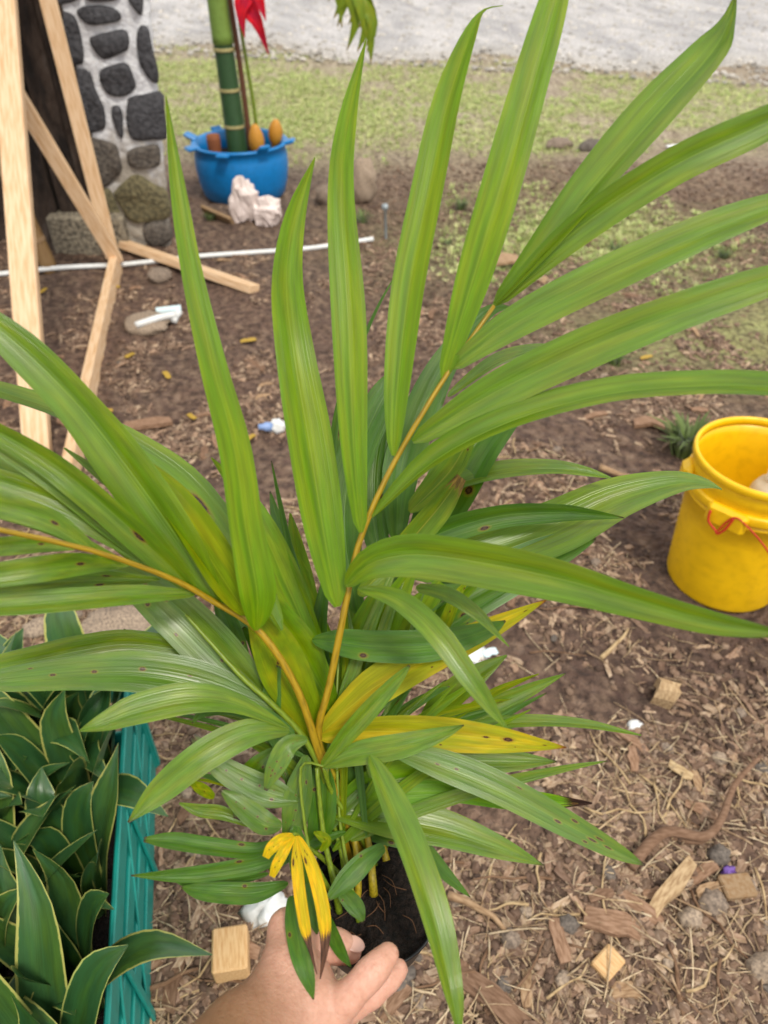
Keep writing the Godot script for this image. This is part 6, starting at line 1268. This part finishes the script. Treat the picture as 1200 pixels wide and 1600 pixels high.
	rest("field_stone", "flat grey slab under the white pipe scraps", "stone", rock(Vector3(0.085, 0.03, 0.085), 66, 0.2, 10), mats.palestone, Vector3(-0.8927,0,-2.6958), Vector3(0,0.3,0), "", 0.012)
	rest("field_stone", "flat pale stone half hidden by leaflets above the crate", "stone", rock(Vector3(0.09, 0.03, 0.06), 67, 0.25, 10), mats.palestone, Vector3(-0.6097,0,-1.186), Vector3(0,0.3,0), "", 0.012)
	rest("field_stone", "small pale stone above the crate at left", "stone", rock(Vector3(0.035, 0.02, 0.03), 68, 0.25, 10), mats.palestone, Vector3(-0.7872,0,-1.1764), Vector3(0,0.3,0), "", 0.012)
	rest("pipe_scrap", "long white pipe scrap on the grey slab", "pipe", tube(vecs([-0.07, 0.03, 0.05, 0, 0.035, 0, 0.06, 0.03, -0.04]), 0.013, 0.013, 8, 6), mats.white_plastic, Vector3(-0.8456,0,-2.68), Vector3(0,0,0), "", 0.012)
	rest("pipe_scrap", "short white pipe scrap with a bluish end", "pipe", tube(vecs([-0.04, 0.02, 0.01, 0, 0.02, 0, 0.05, 0.02, -0.015]), 0.015, 0.015, 8, 6), mats.cyan_paper, Vector3(-0.8299,0,-2.7655), Vector3(0,0,0), "", 0.012)
	rest("pipe_scrap", "stubby white pipe scrap right of the longer one", "pipe", tube(vecs([0.0, 0.02, 0.03, 0, 0.022, 0, 0.005, 0.02, -0.04]), 0.014, 0.014, 8, 6), mats.white_plastic, Vector3(-0.7936,0,-2.733), Vector3(0,0,0), "", 0)
	rest("plastic_bottle", "pale blue bottle neck lying on the soil behind the leaflets", "bottle", lathe([[0.001, -0.02], [0.013, -0.02], [0.015, 0.0], [0.009, 0.01], [0.009, 0.022], [0.001, 0.023]], 16), mats.blue_cap, Vector3(-0.3593,0,-1.9663), Vector3(0,0.3,1.4), "", 0.02)
	rest("bottle_scrap", "white crumpled plastic beside the pale blue bottle neck", "plastic", rock(Vector3(0.026, 0.022, 0.02), 71, 0.5, 8), mats.white_plastic, Vector3(-0.3231,0,-1.9767), Vector3(0,0.3,0), "", 0.015)
	rest("cardboard_scrap", "tan scrap of dry husk on the soil behind the palm fronds", "husk", shard(0.22, 0.11, 0.012, 72), mats.chip_c, Vector3(0.4793,0,-3.2648), Vector3(0,0.25,0.08), "", 0.025)
	rest("iron_stake", "thin grey metal stake with a round head standing in the soil", "stake", lathe([[0.006, -0.03], [0.006, 0.13], [0.014, 0.135], [0.016, 0.145], [0.013, 0.157], [0.001, 0.16]], 12), mats.iron, Vector3(0.009,0,-3.6097), Vector3(0,0,0.03), "", 0)
	rest("tissue", "crumpled white tissue on the soil behind the yellow leaflet", "tissue", rock(Vector3(0.03, 0.014, 0.024), 73, 0.5, 9), mats.white_plastic, Vector3(0.2019,0,-1.1112), Vector3(0,0.4,0), "", 0.01)
	rest("paper_scrap", "pale blue scrap of paper beside the crumpled tissue", "paper", shard(0.035, 0.022, 0.002, 74), mats.cyan_paper, Vector3(0.234,0,-1.1058), Vector3(0,0.4,0), "", 0.012)
	rest("plastic_scrap", "crumpled clear white plastic behind the thumb", "plastic", rock(Vector3(0.034, 0.020, 0.03), 75, 0.55, 10), mats.white_plastic, Vector3(-0.1931,0,-0.5606), Vector3(0,0.4,0), "", 0.01)
	rest("purple_beads", "small cluster of purple beads on the litter", "beads", rock(Vector3(0.012, 0.009, 0.010), 76, 0.5, 8), mats.purple, Vector3(0.5958,0,-0.6248), Vector3(0,0.4,0), "", 0.01)
	rest("white_flake", "white flake of plastic on the bare soil at right", "plastic", rock(Vector3(0.016, 0.007, 0.011), 77, 0.5, 8), mats.white_plastic, Vector3(0.5089,0,-0.9267), Vector3(0,0.4,0), "", 0.006)
	rest("fallen_leaf", "pale fallen leaf on the soil right of the palm", "leaf", shard(0.05, 0.022, 0.002, 78), mats.straw, Vector3(0.5724,0,-0.8225), Vector3(0,-0.7,0), "", 0.012)
	rest("fallen_leaf", "yellow fallen leaf on the dark soil before the ground rail", "leaf", shard(0.05, 0.026, 0.002, 79), mats.yellow_leaf, Vector3(-0.8899,0,-2.0958), Vector3(0,0.3,0), "", 0.014)
	rest("fallen_leaf", "yellow fallen leaf on the dark soil left of the bottle neck", "leaf", shard(0.055, 0.022, 0.002, 80), mats.yellow_leaf, Vector3(-0.4122,0,-1.9355), Vector3(0,0.9,0), "", 0.014)
	rest("fallen_leaf", "ochre fallen leaf behind the tall left leaflet", "leaf", shard(0.06, 0.028, 0.002, 81), mats.yellow_leaf, Vector3(-0.5005,0,-2.5932), Vector3(0,0.3,0), "", 0.014)
	rest("fallen_leaf", "white dry leaf on the soil at the far right", "leaf", shard(0.14, 0.06, 0.004, 82), mats.white_plastic, Vector3(1.8239,0,-5.1248), Vector3(0,0.1,0), "", 0.02)
	rest("fallen_leaf", "small ochre fallen leaf beside the loose batten", "leaf", shard(0.045, 0.02, 0.002, 90), mats.yellow_leaf, Vector3(-0.6856,0,-3.1105), Vector3(0,0,0.1), "", 0.014)
	rest("fallen_leaf", "small ochre fallen leaf left of the front leg", "leaf", shard(0.045, 0.02, 0.002, 91), mats.yellow_leaf, Vector3(-1.3787,0,-2.9727), Vector3(0,1.1,0.1), "", 0.014)
	rest("fallen_leaf", "small ochre fallen leaf in front of the pipe scraps", "leaf", shard(0.045, 0.02, 0.002, 92), mats.yellow_leaf, Vector3(-0.7404,0,-2.3246), Vector3(0,2.2,0.1), "", 0.014)
	rest("fallen_leaf", "small ochre fallen leaf between the two timber legs", "leaf", shard(0.045, 0.02, 0.002, 93), mats.yellow_leaf, Vector3(-1.1106,0,-3.0404), Vector3(0,3.3,0.1), "", 0.014)
	rest("fallen_leaf", "small ochre fallen leaf beside the ground rail", "leaf", shard(0.045, 0.02, 0.002, 94), mats.yellow_leaf, Vector3(-0.8965,0,-2.4492), Vector3(0,4.4,0.1), "", 0.014)
	rest("fallen_leaf", "small ochre fallen leaf on dark soil left of the tall leaflet", "leaf", shard(0.045, 0.02, 0.002, 95), mats.yellow_leaf, Vector3(-0.6081,0,-2.0661), Vector3(0,5.5,0.1), "", 0.014)
	rest("fallen_leaf", "small ochre fallen leaf behind the long pale leaflet", "leaf", shard(0.045, 0.02, 0.002, 96), mats.yellow_leaf, Vector3(0.9329,0,-2.4585), Vector3(0,6.6,0.1), "", 0.014)
	rest("fallen_leaf", "small ochre fallen leaf behind the upright leaflets", "leaf", shard(0.045, 0.02, 0.002, 97), mats.yellow_leaf, Vector3(0.5179,0,-3.9755), Vector3(0,7.7,0.1), "", 0.014)
	# many look-alike pieces of bark, stone and straw
	var chips := []
	var chip_word := []
	for k in 8:
		var l := rng.randf_range(0.045, 0.085)
		var w := rng.randf_range(0.014, 0.03)
		chips.append(shard(l, w, 0.005, 300 + k))
		chip_word.append(("long " if l > 0.065 else "short ") + ("broad" if w > 0.022 else "narrow"))
	var stones := []
	for k in 6: stones.append(rock(Vector3(rng.randf_range(0.010, 0.017), rng.randf_range(0.007, 0.011), rng.randf_range(0.009, 0.014)), 400 + k, 0.42, 4, true))
	var twigs := []
	for k in 8: twigs.append(twig_mesh(rng.randf_range(0.07, 0.16), rng.randf_range(0.0016, 0.0034), 500 + k))
	var tone := {"chip_a": "grey brown", "chip_b": "dark brown", "chip_c": "pale tan", "greystone": "grey", "fieldstone": "brown", "palestone": "pale", "straw": "straw coloured", "twig": "brown"}
	for k in 150:
		var p := spot(0.42, 3.6, 1.25)
		rest("bark_chip", "%s %s bark chip %s" % [chip_word[k % 8], tone[["chip_a", "chip_b", "chip_c", "chip_a"][k % 4]], where(p)], "wood chip", chips[k % 8], mats[["chip_a", "chip_b", "chip_c", "chip_a"][k % 4]], p, Vector3(rng.randf_range(-0.2, 0.2), rng.randf() * TAU, rng.randf_range(-0.2, 0.2)), "bark chips scattered on the soil", 0.008)
	for k in 90:
		var p := spot(0.42, 3.8, 1.25)
		rest("pebble", "%s rounded pebble %s" % [tone[["greystone", "fieldstone", "palestone"][k % 3]], where(p)], "stone", stones[k % 6], mats[["greystone", "fieldstone", "palestone"][k % 3]], p, Vector3(0, rng.randf() * TAU, 0), "pebbles scattered on the soil", 0.004)
	for k in 120:
		var p := spot(0.42, 1.9, 1.2)
		rest("dry_twig", "%s thin dry twig %s" % [tone[["straw", "twig", "straw"][k % 3]], where(p)], "twig", twigs[k % 8], mats[["straw", "twig", "straw"][k % 3]], p, Vector3(0, rng.randf() * TAU, rng.randf_range(-0.08, 0.08)), "dry twigs scattered on the soil", 0.006)
	# the fine litter nobody could count
	scatter("fine_chips", "fine brown wood chips and bark crumbs covering the soil", "wood chips", [shard(0.024, 0.007, 0.0022, 601), shard(0.034, 0.006, 0.002, 602), shard(0.016, 0.010, 0.003, 603)], 24000, [Color(0.37, 0.255, 0.18), Color(0.27, 0.18, 0.128), Color(0.47, 0.355, 0.255), Color(0.17, 0.108, 0.076)], 0.35, 3.6)
	scatter("soil_crumbs", "grey brown crumbs of earth and grit over the soil", "soil", [rock(Vector3(0.006, 0.0045, 0.005), 701, 0.4, 4), rock(Vector3(0.004, 0.003, 0.0045), 702, 0.4, 4)], 46000, [Color(0.26, 0.18, 0.132), Color(0.18, 0.117, 0.086), Color(0.33, 0.245, 0.185), Color(0.115, 0.074, 0.055)], 0.35, 4.8)
	var gr := RandomNumberGenerator.new()
	gr.seed = 31
	var gravel := MultiMesh.new()
	gravel.transform_format = MultiMesh.TRANSFORM_3D
	gravel.use_colors = true
	gravel.mesh = rock(Vector3(0.020, 0.012, 0.017), 711, 0.4, 4, true)
	gravel.instance_count = 14000
	for k in 14000:
		var gx := gr.randf_range(-7.0, 8.0)
		var gz := -7.6 + 0.26 * gx - 6.5 * pow(gr.randf(), 1.4)
		var sz := 0.35 + 1.3 * pow(gr.randf(), 4.0)
		gravel.set_instance_transform(k, Transform3D(Basis(Vector3.UP, gr.randf() * TAU).scaled(Vector3(sz, sz, sz)), Vector3(gx, gy(gx, gz) + 0.016, gz)))
		gravel.set_instance_color(k, Color(0.56, 0.55, 0.535) * gr.randf_range(0.6, 1.35))
	var go := MultiMeshInstance3D.new()
	go.name = numbered("road_gravel")
	go.multimesh = gravel
	go.material_override = mats.litter
	add_child(go)
	tag(go, "loose pale grey gravel strewn over the road", "gravel", "", "stuff")
	scatter("straw_bits", "short pale bits of straw strewn over the soil", "straw", [twig_mesh(0.045, 0.0011, 801), twig_mesh(0.07, 0.0010, 802), twig_mesh(0.03, 0.0013, 803), twig_mesh(0.10, 0.0009, 804)], 7000, [Color(0.52, 0.40, 0.255), Color(0.38, 0.275, 0.175), Color(0.62, 0.51, 0.355)], 0.35, 1.9)

func where(p: Vector3) -> String:
	if p.distance_to(Vector3(BUCKET[0], 0, BUCKET[2])) < 0.45: return "on the soil near the yellow bucket"
	if p.z < -2.4: return "on the far soil " + ("before the timber frame" if p.x < -0.4 else "behind the palm fronds")
	if p.x < -0.12: return "between the crate and the timber frame" if p.z < -0.9 else "on the soil beside the teal crate"
	if p.z < -1.3: return "on the soil behind the palm leaflets"
	return "in the litter right of the black pot" if p.z > -0.8 else "on bare soil before the bucket"

func spot(z0: float, z1: float, k: float) -> Vector3:        # a random place on the yard, nearer ones likelier
	var z := z0 + (z1 - z0) * pow(rng.randf(), 1.6)
	var half := 0.50 + 0.50 * z
	for i in 20:
		var x := rng.randf_range(-half, half)
		if x < -0.36 - 0.2 * z and z < 0.9: continue
		if Vector2(x - BUCKET[0], -z - BUCKET[2]).length() < 0.17: continue
		if 1.3 * cn.get_noise_2d(x * 2.4, z * 2.4) + 0.7 * hn2.get_noise_2d(x * 0.9, z * 0.9) + 0.28 * (0.9 - z) < rng.randf_range(-0.45, 0.35) * 0.8: continue
		if wetness(x, -z) > rng.randf_range(0.25, 1.1): continue
		return Vector3(x, 0, -z)
	return Vector3(rng.randf_range(-0.2, half), 0, -z)

func scatter(called: String, label: String, category: String, meshes: Array, n: int, cols: Array, z0: float, z1: float) -> void:
	var holder := Node3D.new()
	holder.name = numbered(called)
	add_child(holder)
	tag(holder, label, category, "", "stuff")
	for i in meshes.size():
		var mm := MultiMesh.new()
		mm.transform_format = MultiMesh.TRANSFORM_3D
		mm.use_colors = true
		mm.mesh = meshes[i]
		mm.instance_count = n / meshes.size()
		for k in mm.instance_count:
			var p := spot(z0, z1, 1.2)
			var s := 0.45 + 1.5 * pow(rng.randf(), 2.5)
			var b := Basis.from_euler(Vector3(rng.randf_range(-0.35, 0.35), rng.randf() * TAU, rng.randf_range(-0.3, 0.3))).scaled(Vector3(s, s, s))
			mm.set_instance_transform(k, Transform3D(b, Vector3(p.x, gy(p.x, p.z) + 0.002, p.z)))
			mm.set_instance_color(k, cols[rng.randi() % cols.size()] * rng.randf_range(0.75, 1.2))
		var o := MultiMeshInstance3D.new()
		o.name = "piece"
		o.multimesh = mm
		o.material_override = mats.litter
		o.set_meta("kind", "stuff")
		holder.add_child(o, true)

func tuft_mesh(n: int, h: float, sd: int) -> ArrayMesh:
	var g := RandomNumberGenerator.new()
	g.seed = sd
	var st := SurfaceTool.new()
	st.begin(Mesh.PRIMITIVE_TRIANGLES)
	for k in n:
		var a := g.randf() * TAU
		var o := Vector3(cos(a), 0, sin(a))
		var b := o * g.randf_range(0, h * 0.35)
		var l := h * g.randf_range(0.5, 1.1)
		var sp := g.randf_range(0.25, 0.9)
		var w := o.cross(Vector3.UP) * h * 0.055
		var m := b + o * l * sp * 0.4 + Vector3.UP * l * 0.6
		var t := b + o * l * sp + Vector3.UP * l * (1.0 - 0.35 * sp)
		for q in [b - w, b + w, m - w * 0.8, b + w, m + w * 0.8, m - w * 0.8, m - w * 0.8, m + w * 0.8, t]: st.add_vertex(q)
	st.generate_normals()
	return st.commit()

func grass() -> void:
	var turf := Node3D.new()
	turf.name = "grass"
	add_child(turf)
	tag(turf, "short patchy yellow green grass between the soil and the gravel road", "grass", "", "stuff")
	for v in 3:
		var mm := MultiMesh.new()
		mm.transform_format = MultiMesh.TRANSFORM_3D
		mm.use_colors = true
		mm.mesh = tuft_mesh(9, 0.036, 900 + v)
		var tr := []
		var g := RandomNumberGenerator.new()
		g.seed = 950 + v
		for i in 26000:
			var z := -3.0 - 6.0 * g.randf()
			var x := g.randf_range(-0.62, 0.62) * (-z + 1.0)
			if z > -4.3 and x < 0.1: continue
			if x < PILLAR[1] + 0.05 and z > -4.2: continue
			if Vector2(x - TUB[0], z - TUB[2]).length() < TUB[3] + 0.03: continue
			if greenness(x, z) > g.randf_range(0.12, 0.9): tr.append(Vector3(x, gy(x, z) - 0.002, z))
		mm.instance_count = tr.size()
		for i in tr.size():
			var s := g.randf_range(0.45, 1.1)
			mm.set_instance_transform(i, Transform3D(Basis(Vector3.UP, g.randf() * TAU).scaled(Vector3(s, s * g.randf_range(0.5, 1.0), s)), tr[i]))
			mm.set_instance_color(i, Color(0.34, 0.46, 0.12).lerp(Color(0.60, 0.60, 0.30), g.randf()) * g.randf_range(0.8, 1.2))
		var o := MultiMeshInstance3D.new()
		o.name = "tuft"
		o.multimesh = mm
		o.material_override = mats.grass
		o.set_meta("kind", "stuff")
		turf.add_child(o, true)
	# single weeds
	for w in WEEDS:
		var p := Vector3(w[1], gy(w[1], w[2]) - 0.003, w[2])
		var t := thing("weed_clump", w[0], "weed", p)
		var m := part("blades", tuft_mesh(int(w[4]), w[3], int(absf(w[1]) * 1000.0)), mats.weed_green, t)
		m.set_meta("kind", "stuff")
